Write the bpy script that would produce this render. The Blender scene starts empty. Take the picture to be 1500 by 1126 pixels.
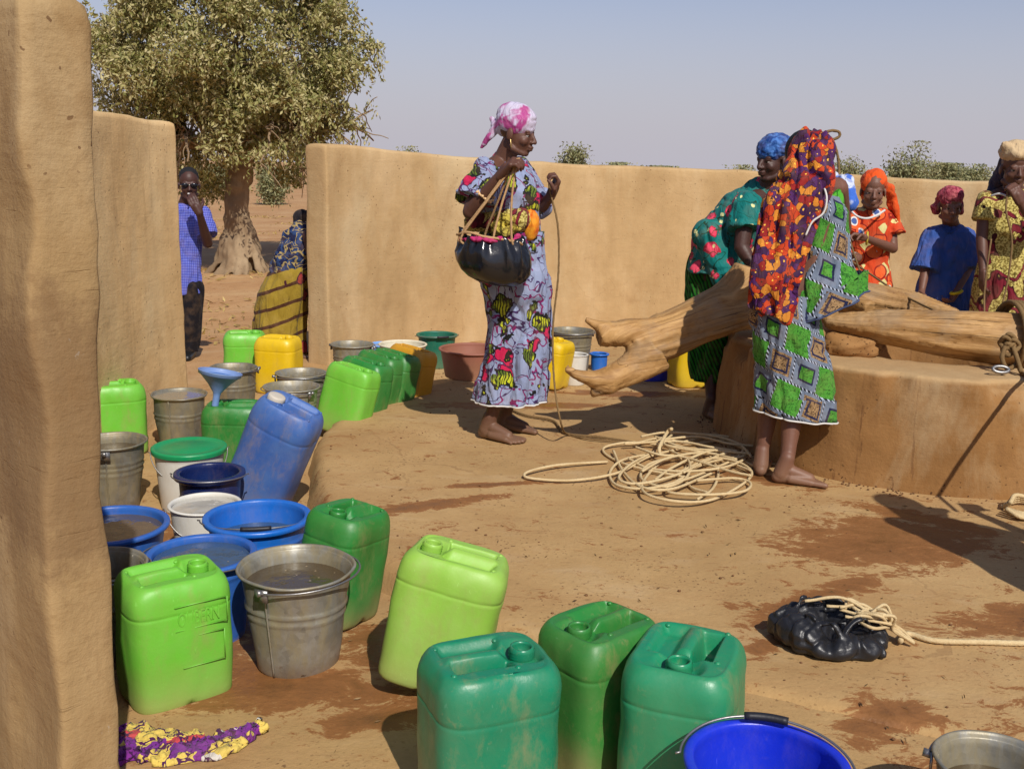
import bpy, bmesh, math, random
import numpy as np
from math import sin, cos, tan, atan, atan2, pi, radians, hypot, exp, sqrt
from mathutils import Vector, Matrix, noise
SC = bpy.context.scene
COL = SC.collection
random.seed(7); RNG = np.random.default_rng(7)

# ------------------------------------------------------------------ camera, light, exposure
PITCH, ROLL, CZ, FPX = atan(319/1500), radians(1.5), 1.38, 1500.0
F_ = Vector((0, cos(PITCH), -sin(PITCH))); R0 = Vector((1, 0, 0)); U0 = Vector((0, sin(PITCH), cos(PITCH)))
R_ = cos(ROLL)*R0 + sin(ROLL)*U0; U_ = -sin(ROLL)*R0 + cos(ROLL)*U0
cam = bpy.data.cameras.new('camera'); co = bpy.data.objects.new('camera', cam); COL.objects.link(co)
cam.sensor_width = 36; cam.lens = 36.0; cam.clip_end = 3000; cam.clip_start = 0.05
M = Matrix((R_, U_, -F_)).transposed().to_4x4(); M.translation = (0, 0, CZ); co.matrix_world = M
SC.camera = co
SUN_EL, SUN_AZ = radians(44), atan2(0.34, -0.94)       # azimuth measured from +Y towards +X
SDIR = Vector((sin(SUN_AZ)*cos(SUN_EL), cos(SUN_AZ)*cos(SUN_EL), sin(SUN_EL)))
sl = bpy.data.lights.new('sun', 'SUN'); sl.energy = 4.3; sl.angle = radians(0.53); sl.color = (1.0, 0.95, 0.87)
so = bpy.data.objects.new('sun', sl); COL.objects.link(so)
so.rotation_euler = SDIR.to_track_quat('Z', 'Y').to_euler()
w = bpy.data.worlds.new('World'); SC.world = w; w.use_nodes = True
wn = w.node_tree; wn.nodes.clear()
sky = wn.nodes.new('ShaderNodeTexSky'); sky.sky_type = 'NISHITA'; sky.sun_disc = False
sky.sun_elevation = SUN_EL; sky.sun_rotation = SUN_AZ; sky.dust_density = 1.0; sky.air_density = 1.0; sky.ozone_density = 2.0; sky.altitude = 300
hs = wn.nodes.new('ShaderNodeHueSaturation'); hs.inputs['Saturation'].default_value = 0.95; hs.inputs['Value'].default_value = 1.12
tint = wn.nodes.new('ShaderNodeMix'); tint.data_type = 'RGBA'; tint.blend_type = 'MULTIPLY'; tint.inputs[0].default_value = 1.0
tint.inputs[7].default_value = (1.04, 0.97, 1.06, 1)
bg = wn.nodes.new('ShaderNodeBackground'); bg.inputs[1].default_value = 0.085
wo = wn.nodes.new('ShaderNodeOutputWorld')
# desert dust paling the sky towards the horizon
hzm = wn.nodes.new('ShaderNodeMix'); hzm.data_type = 'RGBA'; hzm.inputs[7].default_value = (5.9, 5.65, 6.35, 1)
tcw = wn.nodes.new('ShaderNodeTexCoord'); sep = wn.nodes.new('ShaderNodeSeparateXYZ'); wn.links.new(tcw.outputs['Generated'], sep.inputs[0])
mrw = wn.nodes.new('ShaderNodeMapRange'); mrw.interpolation_type = 'SMOOTHSTEP'; mrw.inputs[1].default_value = -0.02; mrw.inputs[2].default_value = 0.27; mrw.inputs[3].default_value = 1.0; mrw.inputs[4].default_value = 0.0
wn.links.new(sep.outputs[2], mrw.inputs[0]); wn.links.new(mrw.outputs[0], hzm.inputs[0])
wn.links.new(sky.outputs[0], hs.inputs['Color']); wn.links.new(hs.outputs[0], tint.inputs[6]); wn.links.new(tint.outputs[2], hzm.inputs[6]); wn.links.new(hzm.outputs[2], bg.inputs[0]); wn.links.new(bg.outputs[0], wo.inputs[0])
SC.view_settings.view_transform = 'Standard'; SC.view_settings.look = 'None'
SC.view_settings.exposure = 0.0; SC.view_settings.gamma = 1.0

# ------------------------------------------------------------------ survey helpers (photo point -> place)
CAM = Vector((0, 0, CZ))
def ray(px, py): return F_*FPX + R_*(px-750) - U_*(py-563)
def atd(px, py, D):
    d = ray(px, py); return CAM + d*(D/d.y)
def atz(px, py, z):
    d = ray(px, py); return CAM + d*((z-CZ)/d.z)
WC = Vector((2.2, 5.4, 0))                              # centre of the well
PR = 3.2                                                # radius of the apron
def sstep(a, b, x):
    t = max(0.0, min(1.0, (x-a)/(b-a))); return t*t*(3-2*t)
def gz(x, y):
    dx, dy = x-WC.x, y-WC.y; r = hypot(dx, dy); a = math.degrees(atan2(dy, dx)) % 360   # left side = 180
    s = sstep(238, 208, a) if a > 100 else 0.0
    s = min(s, sstep(95, 140, a))
    z = -0.015 - 0.115*s
    z -= 0.17*sstep(4.6, 7.5, r)*(s if y > 4 else 0.0)
    z -= 0.0 if r < 14 else min(0.4, (r-14)*0.01)
    return z
def prf(a):                                            # the apron is not a true circle
    a %= 360; return 2.85+0.35*sstep(155, 188, a)+0.08*sstep(195, 215, a)-0.08*sstep(225, 250, a) if a > 100 else 2.85
def surf(x, y):
    dx, dy = x-WC.x, y-WC.y; return 0.0 if hypot(dx, dy) < prf(math.degrees(atan2(dy, dx))) else gz(x, y)
def ground(px, py):
    z = -0.1
    for _ in range(12):
        p = atz(px, py, z); z = surf(p.x, p.y)
    return Vector((p.x, p.y, z))
def top(px, py, H, base=None):
    z = 0.0
    for _ in range(12):
        p = atz(px, py, z+H); z = surf(p.x, p.y) if base is None else base
    return Vector((p.x, p.y, z))
def ppm(p): return FPX/((Vector(p)-CAM).dot(F_))        # pixels per metre there

# ------------------------------------------------------------------ node helpers
def new_mat(name):
    m = bpy.data.materials.new(name); m.use_nodes = True; m.node_tree.nodes.clear(); return m, m.node_tree
def nd(nt, typ, ins=None, out=0, **pr):
    n = nt.nodes.new('ShaderNode'+typ)
    for k, v in pr.items(): setattr(n, k, v)
    for k, v in (ins or {}).items():
        s = n.inputs[k]
        if isinstance(v, bpy.types.NodeSocket): nt.links.new(v, s)
        else:
            if hasattr(s, 'default_value') and hasattr(s.default_value, '__len__') and not isinstance(v, str):
                v = tuple(v); L = len(s.default_value)
                v = v+(1.0,)*(L-len(v))
            s.default_value = v
    return n.outputs[out] if out is not None else n
def ma(nt, op, a, b=0.0, c=0.0, clamp=False): return nd(nt, 'Math', {0: a, 1: b, 2: c}, operation=op, use_clamp=clamp)
def vm(nt, op, a, b=(0, 0, 0)): return nd(nt, 'VectorMath', {0: a, 1: b}, operation=op)
def mix(nt, f, a, b, bt='MIX'):
    n = nd(nt, 'Mix', {0: f, 6: a, 7: b}, out=None, data_type='RGBA', blend_type=bt); return n.outputs[2]
def noi(nt, v, s, d=4, r=0.55, dist=0.0, out=0): return nd(nt, 'TexNoise', {'Vector': v, 'Scale': s, 'Detail': d, 'Roughness': r, 'Distortion': dist}, out=out)
def vor(nt, v, s, out=0, feature='F1', rnd=1.0, distance='EUCLIDEAN'):
    n = nd(nt, 'TexVoronoi', {'Vector': v, 'Scale': s, 'Randomness': rnd}, out=None, feature=feature)
    if feature != 'DISTANCE_TO_EDGE': n.distance = distance
    return n if out is None else n.outputs[out]
def ramp(nt, f, stops, interp='LINEAR'):
    n = nd(nt, 'ValToRGB', {0: f}, out=None); cr = n.color_ramp; cr.interpolation = interp
    while len(cr.elements) > 1: cr.elements.remove(cr.elements[0])
    for i, (p, c) in enumerate(stops):
        e = cr.elements[0] if i == 0 else cr.elements.new(p)
        e.position = p; c = c if hasattr(c, '__len__') else (c, c, c); e.color = tuple(c)+(1.0,)*(4-len(c))
    return n.outputs[0]
def thr(nt, f, a, b): return nd(nt, 'MapRange', {'Value': f, 'From Min': a, 'From Max': b, 'To Min': 0.0, 'To Max': 1.0})
def coords(nt, kind='Object'): return nd(nt, 'TexCoord', out=None).outputs[kind]
def mp(nt, v, scale=(1, 1, 1), loc=(0, 0, 0), rot=(0, 0, 0)): return nd(nt, 'Mapping', {'Vector': v, 'Location': loc, 'Rotation': rot, 'Scale': scale})
def bump(nt, h, st=0.5, d=0.01, n=None):
    ins = {'Strength': st, 'Distance': d, 'Height': h}
    if n is not None: ins['Normal'] = n
    return nd(nt, 'Bump', ins)
def bsdf(nt, **k):
    ren = {'col': 'Base Color', 'rough': 'Roughness', 'metal': 'Metallic', 'normal': 'Normal', 'spec': 'Specular IOR Level', 'trans': 'Transmission Weight',
           'sss': 'Subsurface Weight', 'sheen': 'Sheen Weight', 'coat': 'Coat Weight', 'alpha': 'Alpha', 'ior': 'IOR'}
    s = nd(nt, 'BsdfPrincipled', {ren[a]: b for a, b in k.items()})
    nd(nt, 'OutputMaterial', {'Surface': s}, out=None)
    return s
def rgb(r, g, b):                                       # sRGB 0..255 -> linear
    f = lambda c: ((c/255+0.055)/1.055)**2.4 if c > 10 else c/255/12.92
    return (f(r), f(g), f(b))

# ------------------------------------------------------------------ materials
WET = [(1.45, 3.75, 0.62, 0.40, 20), (1.05, 3.2, 0.6, 0.10, 38), (0.9, 2.95, 0.42, 0.08, 45), (1.75, 2.5, 0.6, 0.30, 10), (1.0, 2.45, 0.22, 0.14, 30), (1.35, 2.1, 0.5, 0.30, 0),
       (-0.42, 4.0, 0.6, 0.09, 25), (-0.05, 4.35, 0.45, 0.05, 15), (-0.62, 2.65, 0.5, 0.24, -8), (-0.3, 2.45, 0.3, 0.1, 20), (1.9, 1.9, 0.5, 0.25, 0), (1.7, 3.1, 0.5, 0.16, 20), (-0.95, 3.1, 0.5, 0.5, 0), (-1.2, 3.9, 0.5, 0.9, 0), (-0.35, 2.9, 0.25, 0.35, 10), (0.1, 5.9, 0.9, 0.12, 5), (0.7, 6.3, 0.7, 0.12, 0), (-0.25, 3.35, 0.12, 0.4, 20), (1.15, 4.55, 0.35, 0.12, -35), (1.7, 4.05, 0.45, 0.12, -35), (2.1, 3.0, 0.5, 0.5, 0)]
def mat_ground(name, platform):
    m, nt = new_mat(name); v = coords(nt)
    big = noi(nt, v, 0.9, 5, 0.6); med = noi(nt, v, 6, 6, 0.62); fine = noi(nt, v, 60, 5, 0.7)
    conc = ramp(nt, big, [(0.3, rgb(169, 136, 89)), (0.5, rgb(182, 148, 99)), (0.72, rgb(195, 163, 114))])
    if platform: base = conc
    else:
        rad = nd(nt, 'VectorMath', {0: vm(nt, 'SUBTRACT', mp(nt, v, (1, 1, 0)), (2.2, 5.4, 0))}, out=1, operation='LENGTH')
        base = mix(nt, thr(nt, ma(nt, 'ADD', rad, ma(nt, 'MULTIPLY', ma(nt, 'SUBTRACT', med, 0.5), 1.2)), 4.1, 5.2), conc, ramp(nt, big, [(0.3, rgb(176, 132, 88)), (0.5, rgb(190, 147, 100)), (0.72, rgb(200, 163, 116))]))
    base = mix(nt, thr(nt, med, 0.35, 0.75), mix(nt, 1.0, base, (0.9, 0.88, 0.86), 'MULTIPLY'), base)
    base = mix(nt, thr(nt, fine, 0.3, 0.7), mix(nt, 1.0, base, (0.9, 0.89, 0.88), 'MULTIPLY'), base)
    # dark grit and scuffs
    gr = vor(nt, jit(nt, v, 60, 0.02), 48, rnd=1.0); gm = ma(nt, 'MULTIPLY', ma(nt, 'LESS_THAN', gr, 0.2), thr(nt, noi(nt, v, 2.6, 4), 0.45, 0.6))
    sc2 = thr(nt, noi(nt, mp(nt, v, (1, 3.5, 1), rot=(0, 0, .7)), 9, 8, .75, .4), .58, .66); base = mix(nt, ma(nt, 'MULTIPLY', sc2, .40), base, rgb(112, 80, 52)); lp = thr(nt, noi(nt, mp(nt, v, (1, 1.6, 1), (2, 8, 0), (0, 0, .3)), 1.3, 9, .72, .4), .48, .66); base = mix(nt, ma(nt, 'MULTIPLY', lp, .28), base, rgb(152, 106, 66))
    base = mix(nt, ma(nt, 'MULTIPLY', gm, 0.65), base, rgb(88, 58, 36))
    pale = thr(nt, noi(nt, mp(nt, v, (1, 2.2, 1), (3, 1, 0)), 1.7, 6, 0.65), 0.56, 0.74)
    base = mix(nt, ma(nt, 'MULTIPLY', pale, 0.45), base, rgb(192, 166, 128))
    # water spills
    if True:
        tot = None
        for (cx, cy, rx, ry, ro) in WET:
            q = nd(nt, 'Mapping', {'Vector': v, 'Location': (cx, cy, 0), 'Rotation': (0, 0, radians(ro)), 'Scale': (rx, ry, 1)}, vector_type='TEXTURE')
            q = mp(nt, q, (1, 1, 0))
            f = ma(nt, 'SUBTRACT', 1.0, nd(nt, 'VectorMath', {0: q}, out=1, operation='LENGTH'), clamp=True)
            tot = f if tot is None else ma(nt, 'MAXIMUM', tot, f)
        n2 = noi(nt, mp(nt, v, (1.0, 1.5, 1), rot=(0, 0, 0.5)), 6.5, 12, 0.80, 0.5)
        n3 = noi(nt, mp(nt, v, (1.0, 2.2, 1), (5, 2, 0), (0, 0, 0.4)), 6.5, 9, 0.7, 0.5)
        wv = ma(nt, 'ADD', ma(nt, 'MULTIPLY', tot, 0.62), ma(nt, 'MULTIPLY', ma(nt, 'SUBTRACT', n2, 0.5), 2.1))
        wet = thr(nt, wv, 0.165, 0.22)
        core = thr(nt, wv, 0.22, 0.8)
        spl = ma(nt, 'MULTIPLY', thr(nt, n3, 0.62, 0.645), 0.65)         # scattered splashes
        wet = ma(nt, 'MAXIMUM', wet, spl)
        wcol = mix(nt, core, rgb(138, 88, 46), rgb(98, 60, 30))
        base = mix(nt, ma(nt, 'MULTIPLY', wet, 0.88), base, wcol)
        rough = ma(nt, 'SUBTRACT', 0.93, ma(nt, 'MULTIPLY', wet, ma(nt, 'ADD', 0.2, ma(nt, 'MULTIPLY', core, 0.5))))
    h = ma(nt, 'ADD', ma(nt, 'MULTIPLY', fine, 0.35), ma(nt, 'MULTIPLY', med, 0.9))
    h = ma(nt, 'SUBTRACT', h, ma(nt, 'MULTIPLY', gm, 0.2))
    crack = ma(nt, 'LESS_THAN', vor(nt, vm(nt, 'ADD', v, mp(nt, noi(nt, v, 5, 4, out=1), (0.25, 0.25, 0))), 0.85, feature='DISTANCE_TO_EDGE'), 0.0035)
    if platform: base = mix(nt, ma(nt, 'MULTIPLY', ma(nt, 'MULTIPLY', crack, 0.3), thr(nt, noi(nt, v, 0.8, 2), 0.5, 0.6)), base, rgb(100, 66, 42))
    bsdf(nt, col=base, rough=rough, spec=0.3, normal=bump(nt, h, 0.55, 0.012))
    return m
def mat_mud(name, cols, streak=0.35, pits=True, stain=None, toppale=False, drips=False, far_cols=None, dark=rgb(110, 76, 46)):
    m, nt = new_mat(name); v = coords(nt)
    vs = mp(nt, v, (1, 1, 0.28)); big = noi(nt, vs, 2.1, 6, 0.62, 0.3); med = noi(nt, v, 9, 6, 0.65); fine = noi(nt, v, 70, 4, 0.7)
    base = ramp(nt, big, [(0.3, cols[0]), (0.5, cols[1]), (0.7, cols[2])])
    if far_cols:                                           # paler colour mix on the far stretch, set by position
        py = nd(nt, 'SeparateXYZ', {0: nd(nt, 'NewGeometry', out=None).outputs['Position']}, out=1); base = mix(nt, thr(nt, ma(nt, 'ADD', py, big), 3.2, 3.7), base, ramp(nt, big, [(0.3, far_cols[0]), (0.5, far_cols[1]), (0.7, far_cols[2])]))
    base = mix(nt, thr(nt, noi(nt, mp(nt, v, (1, 1, 0.5)), 1.1, 5, 0.6), 0.52, 0.75), base, mix(nt, 0.5, base, cols[2]))
    base = mix(nt, ma(nt, 'MULTIPLY', thr(nt, med, 0.4, 0.75), 0.35), base, mix(nt, 1.0, base, (0.72, 0.68, 0.62), 'MULTIPLY'))
    # rain streaks with a shape of their own
    stv = noi(nt, mp(nt, v, (13, 13, 0.9)), 1.0, 5, 0.7)
    base = mix(nt, ma(nt, 'MULTIPLY', thr(nt, stv, 0.57, 0.72), streak), base, dark)
    pale = thr(nt, noi(nt, mp(nt, v, (1, 1, 0.45), (4, 1, 2)), 1.6, 8, 0.68, 0.3), 0.52, 0.70); base = mix(nt, ma(nt, 'MULTIPLY', pale, 0.45), base, rgb(198, 178, 140))
    dk = thr(nt, noi(nt, mp(nt, v, (1, 1, 0.6), (9, 3, 7)), 2.7, 8, 0.7, 0.4), 0.56, 0.70); base = mix(nt, ma(nt, 'MULTIPLY', dk, 0.35), base, dark)
    tr = noi(nt, mp(nt, v, (2.2, 2.2, 16), rot=(0.25, 0.1, 0)), 1.6, 4, 0.6, 0.5)
    cr = ma(nt, 'MULTIPLY', ma(nt, 'LESS_THAN', vor(nt, jit(nt, v, 3.5, 0.35), 1.9, feature='DISTANCE_TO_EDGE'), 0.005), thr(nt, noi(nt, v, 1.3, 3), .48, .56))
    base = mix(nt, ma(nt, 'MULTIPLY', cr, 0.12), base, dark)
    h = ma(nt, 'SUBTRACT', ma(nt, 'ADD', ma(nt, 'ADD', ma(nt, 'MULTIPLY', fine, 0.35), ma(nt, 'MULTIPLY', med, 0.9)), ma(nt, 'MULTIPLY', tr, 0.35)), ma(nt, 'MULTIPLY', cr, .2))
    if drips:
        g = nd(nt, 'NewGeometry', out=None).outputs['Position']; ds = noi(nt, mp(nt, v, (22, 22, 1.1)), 1.0, 5, 0.65)
        reg = thr(nt, noi(nt, mp(nt, v, (1, 1, .1)), 2.2, 3), .42, .56); base = mix(nt, ma(nt, 'MULTIPLY', ma(nt, 'MULTIPLY', thr(nt, ds, .60, .66), reg), .7), base, rgb(84, 50, 34))
        sp = ma(nt, 'LESS_THAN', vor(nt, jit(nt, v, 40, .03), 34), .17); zz = nd(nt, 'SeparateXYZ', {0: v}, out=2); base = mix(nt, ma(nt, 'MULTIPLY', sp, ma(nt, 'MULTIPLY', thr(nt, ma(nt, 'ADD', zz, ma(nt, 'MULTIPLY', ma(nt, 'SUBTRACT', med, .5), .2)), .12, .02), .8)), base, rgb(60, 36, 22))
    if pits:
        pd = vor(nt, jit(nt, v, 30, .03), 26); pm = ma(nt, 'MULTIPLY', ma(nt, 'LESS_THAN', pd, 0.11), thr(nt, noi(nt, v, 2.3, 3), 0.47, 0.55))
        base = mix(nt, ma(nt, 'MULTIPLY', pm, 0.7), base, rgb(88, 58, 36)); h = ma(nt, 'SUBTRACT', h, pm)
    if stain:
        for (cz, th) in stain:
            z = nd(nt, 'SeparateXYZ', {0: v}, out=2)
            zz = ma(nt, 'ADD', z, ma(nt, 'MULTIPLY', ma(nt, 'SUBTRACT', noi(nt, v, 7, 7, 0.7), 0.5), 0.5)); yy = nd(nt, 'SeparateXYZ', {0: nd(nt, 'NewGeometry', out=None).outputs['Position']}, out=1)
            band = ma(nt, 'SUBTRACT', 1.0, ma(nt, 'DIVIDE', ma(nt, 'ABSOLUTE', ma(nt, 'SUBTRACT', zz, cz)), th), clamp=True)
            base = mix(nt, ma(nt, 'MULTIPLY', ma(nt, 'MULTIPLY', thr(nt, band, 0.1, 0.35), 0.55), ma(nt, 'LESS_THAN', yy, 2.1)), base, rgb(110, 84, 58))
    if stain:
        near = ma(nt, 'LESS_THAN', nd(nt, 'SeparateXYZ', {0: nd(nt, 'NewGeometry', out=None).outputs['Position']}, out=1), 2.1)
        sm = thr(nt, noi(nt, mp(nt, v, (1, 1, .5), (6, 2, 1)), 11, 7, .7, .6), .66, .72); base = mix(nt, ma(nt, 'MULTIPLY', ma(nt, 'MULTIPLY', sm, near), .5), base, rgb(190, 190, 184))
        sr = thr(nt, noi(nt, mp(nt, v, (5, 5, 90), rot=(.3, -.25, 0)), 1.4, 3, .6), .64, .70); reg = thr(nt, noi(nt, v, 2.5, 2), .5, .58); scr_ = ma(nt, 'MULTIPLY', ma(nt, 'MULTIPLY', sr, reg), near)
        base = mix(nt, ma(nt, 'MULTIPLY', scr_, .45), base, rgb(120, 88, 52)); h = ma(nt, 'SUBTRACT', h, ma(nt, 'MULTIPLY', scr_, .4))
        df = thr(nt, noi(nt, v, 4.5, 9, .75, .5), .5, .68); base = mix(nt, ma(nt, 'MULTIPLY', ma(nt, 'MULTIPLY', df, near), .4), base, rgb(124, 92, 54))
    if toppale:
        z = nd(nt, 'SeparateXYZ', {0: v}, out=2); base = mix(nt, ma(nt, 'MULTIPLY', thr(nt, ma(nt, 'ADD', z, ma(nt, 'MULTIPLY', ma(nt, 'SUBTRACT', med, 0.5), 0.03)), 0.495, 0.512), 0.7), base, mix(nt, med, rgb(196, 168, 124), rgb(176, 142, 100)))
    bsdf(nt, col=base, rough=0.92, spec=0.2, normal=bump(nt, h, 0.5, 0.012))
    return m
def mat_plastic(name, col, rough=0.36, dirt=0.5, faded=None, dirtz=0.14, spec=0.5, scr=0.3):
    m, nt = new_mat(name); v = coords(nt)
    n1 = noi(nt, v, 5, 6, 0.65); n2 = noi(nt, v, 26, 6, 0.7); n3 = noi(nt, mp(nt, v, (7, 7, 3.0)), 1.5, 7, 0.75)
    f = faded or tuple(c*0.75+0.10 for c in col)
    base = mix(nt, ma(nt, 'MULTIPLY', thr(nt, n1, 0.38, 0.68), 0.6), col, f)
    z = nd(nt, 'SeparateXYZ', {0: v}, out=2)
    low = thr(nt, ma(nt, 'ADD', z, ma(nt, 'MULTIPLY', ma(nt, 'SUBTRACT', n1, 0.5), 0.22)), dirtz, 0.0)
    dm = ma(nt, 'MULTIPLY', ma(nt, 'MAXIMUM', ma(nt, 'MULTIPLY', low, 0.85), ma(nt, 'MULTIPLY', thr(nt, n3, 0.52, 0.78), 0.75)), dirt)
    dm = ma(nt, 'MAXIMUM', dm, ma(nt, 'MULTIPLY', thr(nt, n2, 0.60, 0.78), dirt*0.6))
    base = mix(nt, dm, base, rgb(158, 132, 92))
    sc = noi(nt, mp(nt, v, (120, 14, 40), rot=(0.4, 0.5, 0.3)), 1.0, 3, 0.6)
    base = mix(nt, ma(nt, 'MULTIPLY', thr(nt, sc, 0.68, 0.74), scr), base, tuple(min(1, c*1.3+0.12) for c in col))
    film = thr(nt, noi(nt, mp(nt, v, (1, 1, .7), (3, 3, 3)), 6.5, 8, .75, .5), .35, .75); base = mix(nt, ma(nt, 'MULTIPLY', film, min(.18, dirt*.22)), base, rgb(150, 126, 84)); dm = ma(nt, 'MAXIMUM', dm, ma(nt, 'MULTIPLY', film, .5))
    r = ma(nt, 'ADD', ma(nt, 'ADD', rough, ma(nt, 'MULTIPLY', dm, 0.4)), ma(nt, 'MULTIPLY', ma(nt, 'SUBTRACT', n2, 0.5), 0.25))
    bsdf(nt, col=base, rough=r, spec=spec, normal=bump(nt, ma(nt, 'ADD', n1, ma(nt, 'MULTIPLY', n2, 0.25)), 0.22, 0.012))
    return m
def mat_galv(name, tone=1.0):
    m, nt = new_mat(name); v = coords(nt)
    sp = vor(nt, v, 45, out=1); g = nd(nt, 'RGBToBW', {0: sp}); n1 = noi(nt, v, 7, 6, 0.65); n2 = noi(nt, mp(nt, v, (14, 14, 3)), 1.3, 5, 0.7)
    base = ramp(nt, ma(nt, 'ADD', ma(nt, 'MULTIPLY', g, 0.25), ma(nt, 'MULTIPLY', n1, 0.75)), [(0.3, tuple(c*tone for c in (0.20, 0.20, 0.185))), (0.7, tuple(c*tone for c in (0.42, 0.42, 0.39)))])
    st = thr(nt, n2, 0.42, 0.66)
    base = mix(nt, ma(nt, 'MULTIPLY', ma(nt, 'ADD', st, .35, clamp=True), 0.72), base, rgb(138, 124, 88))
    zg = nd(nt, 'SeparateXYZ', {0: v}, out=2); base = mix(nt, ma(nt, 'MULTIPLY', thr(nt, ma(nt, 'ADD', zg, ma(nt, 'MULTIPLY', n1, .08)), .10, .02), .7), base, rgb(120, 88, 58))
    rust = thr(nt, noi(nt, v, 19, 6, 0.7), 0.64, 0.72)
    base = mix(nt, ma(nt, 'MULTIPLY', rust, 0.6), base, rgb(104, 66, 40))
    bsdf(nt, col=base, metal=ma(nt, 'SUBTRACT', 0.5, ma(nt, 'MULTIPLY', st, 0.4)), rough=ma(nt, 'ADD', 0.36, ma(nt, 'MULTIPLY', n1, 0.25)), normal=bump(nt, n1, 0.25, 0.012))
    return m
def mat_simple(name, col, rough=0.6, metal=0.0, nscale=8, var=0.25, bmp=0.2, spec=0.4, bs=40, **k):
    m, nt = new_mat(name); v = coords(nt); n1 = noi(nt, v, nscale, 6, 0.65)
    base = mix(nt, n1, tuple(c*(1-var) for c in col), tuple(min(1, c*(1+var)) for c in col))
    bsdf(nt, col=base, rough=rough, metal=metal, spec=spec, normal=bump(nt, noi(nt, v, bs, 5, 0.6), bmp, 0.006), **k)
    return m
def mat_water(name, col):
    m, nt = new_mat(name); v = coords(nt); n = noi(nt, v, 11, 3, 0.5)
    bits = ma(nt, 'LESS_THAN', vor(nt, v, 26), 0.09)
    base = mix(nt, ma(nt, 'MULTIPLY', bits, 0.7), mix(nt, noi(nt, v, 4, 4), tuple(c*0.7 for c in col), col), rgb(170, 150, 120))
    bsdf(nt, col=base, rough=0.03, spec=0.8, ior=1.33, coat=0.3, normal=bump(nt, n, 0.35, 0.02))
    return m
def mat_skin(name, col):
    m, nt = new_mat(name); v = coords(nt); n1 = noi(nt, v, 9, 5, 0.6); n2 = noi(nt, v, 90, 4, 0.6)
    base = mix(nt, n1, tuple(c*0.78 for c in col), tuple(c*1.25 for c in col))
    z = nd(nt, 'SeparateXYZ', {0: v}, out=2); base = mix(nt, ma(nt, 'MULTIPLY', thr(nt, ma(nt, 'ADD', z, ma(nt, 'MULTIPLY', n1, .12)), .20, .05), .42), base, rgb(150, 120, 92))
    bsdf(nt, col=base, rough=0.52, spec=0.4, sss=0.02, normal=bump(nt, n2, 0.12, 0.004))
    return m
def mat_wood(name):
    m, nt = new_mat(name); v = coords(nt, 'UV')
    g = noi(nt, mp(nt, v, (1.6, 14, 1)), 2.2, 8, 0.68, 0.6); g2 = noi(nt, mp(nt, v, (0.8, 46, 1)), 2.0, 5, 0.7, 0.25); o = coords(nt)
    base = ramp(nt, g, [(0.3, rgb(134, 98, 56)), (0.46, rgb(164, 124, 74)), (0.62, rgb(188, 148, 94)), (0.75, rgb(174, 134, 82))])
    base = mix(nt, ma(nt, 'MULTIPLY', thr(nt, g2, 0.56, 0.68), 0.75), base, rgb(94, 58, 30))
    big = noi(nt, o, 3, 5, 0.6); gy = thr(nt, noi(nt, o, 5, 5, .6), .5, .65); base = mix(nt, ma(nt, 'MULTIPLY', gy, .4), base, rgb(150, 134, 110)); base = mix(nt, ma(nt, 'MULTIPLY', thr(nt, big, 0.45, 0.7), .5), base, mix(nt, 1.0, base, (0.66, 0.6, 0.55), 'MULTIPLY'))
    cr = thr(nt, noi(nt, mp(nt, v, (0.55, 17, 1), (2, 3, 0)), 2.0, 6, 0.6, 0.3), 0.61, 0.64)
    base = mix(nt, ma(nt, 'MULTIPLY', cr, 0.8), base, rgb(48, 28, 14))
    h = ma(nt, 'SUBTRACT', ma(nt, 'ADD', g, ma(nt, 'MULTIPLY', g2, 0.5)), ma(nt, 'MULTIPLY', cr, 1.5))
    bsdf(nt, col=base, rough=0.62, spec=0.35, normal=bump(nt, h, 0.5, 0.009))
    return m
def mat_rope(name, a=rgb(205, 178, 128), b=rgb(140, 108, 66)):
    m, nt = new_mat(name); v = coords(nt, 'UV'); o = coords(nt)
    wv = nd(nt, 'TexWave', {'Vector': mp(nt, v, (1, 1, 1), rot=(0, 0, 0.0)), 'Scale': 1.0, 'Distortion': 1.2}, out=0)
    n = noi(nt, o, 140, 4, 0.7); n2 = noi(nt, o, 9, 3)
    base = mix(nt, n, b, a); base = mix(nt, ma(nt, 'MULTIPLY', thr(nt, n2, 0.45, 0.7), 0.5), base, b)
    bsdf(nt, col=base, rough=0.9, spec=0.15, normal=bump(nt, n, 0.8, 0.004))
    return m
def mat_leaf(name, cols, rough=0.55):
    m, nt = new_mat(name); g = nd(nt, 'NewGeometry', out=None); rnd = g.outputs['Random Per Island']
    n = noi(nt, coords(nt), 1.1, 3)
    f = ma(nt, 'ADD', ma(nt, 'MULTIPLY', rnd, 0.62), ma(nt, 'MULTIPLY', n, 0.38))
    base = ramp(nt, f, [(i/(len(cols)-1)*0.8+0.1, c) for i, c in enumerate(cols)])
    d = nd(nt, 'BsdfPrincipled', {'Base Color': base, 'Roughness': rough, 'Specular IOR Level': 0.35})
    t = nd(nt, 'BsdfTranslucent', {'Color': base}); s = nd(nt, 'MixShader', {0: 0.25, 1: d, 2: t})
    nd(nt, 'OutputMaterial', {'Surface': s}, out=None)
    return m
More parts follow.
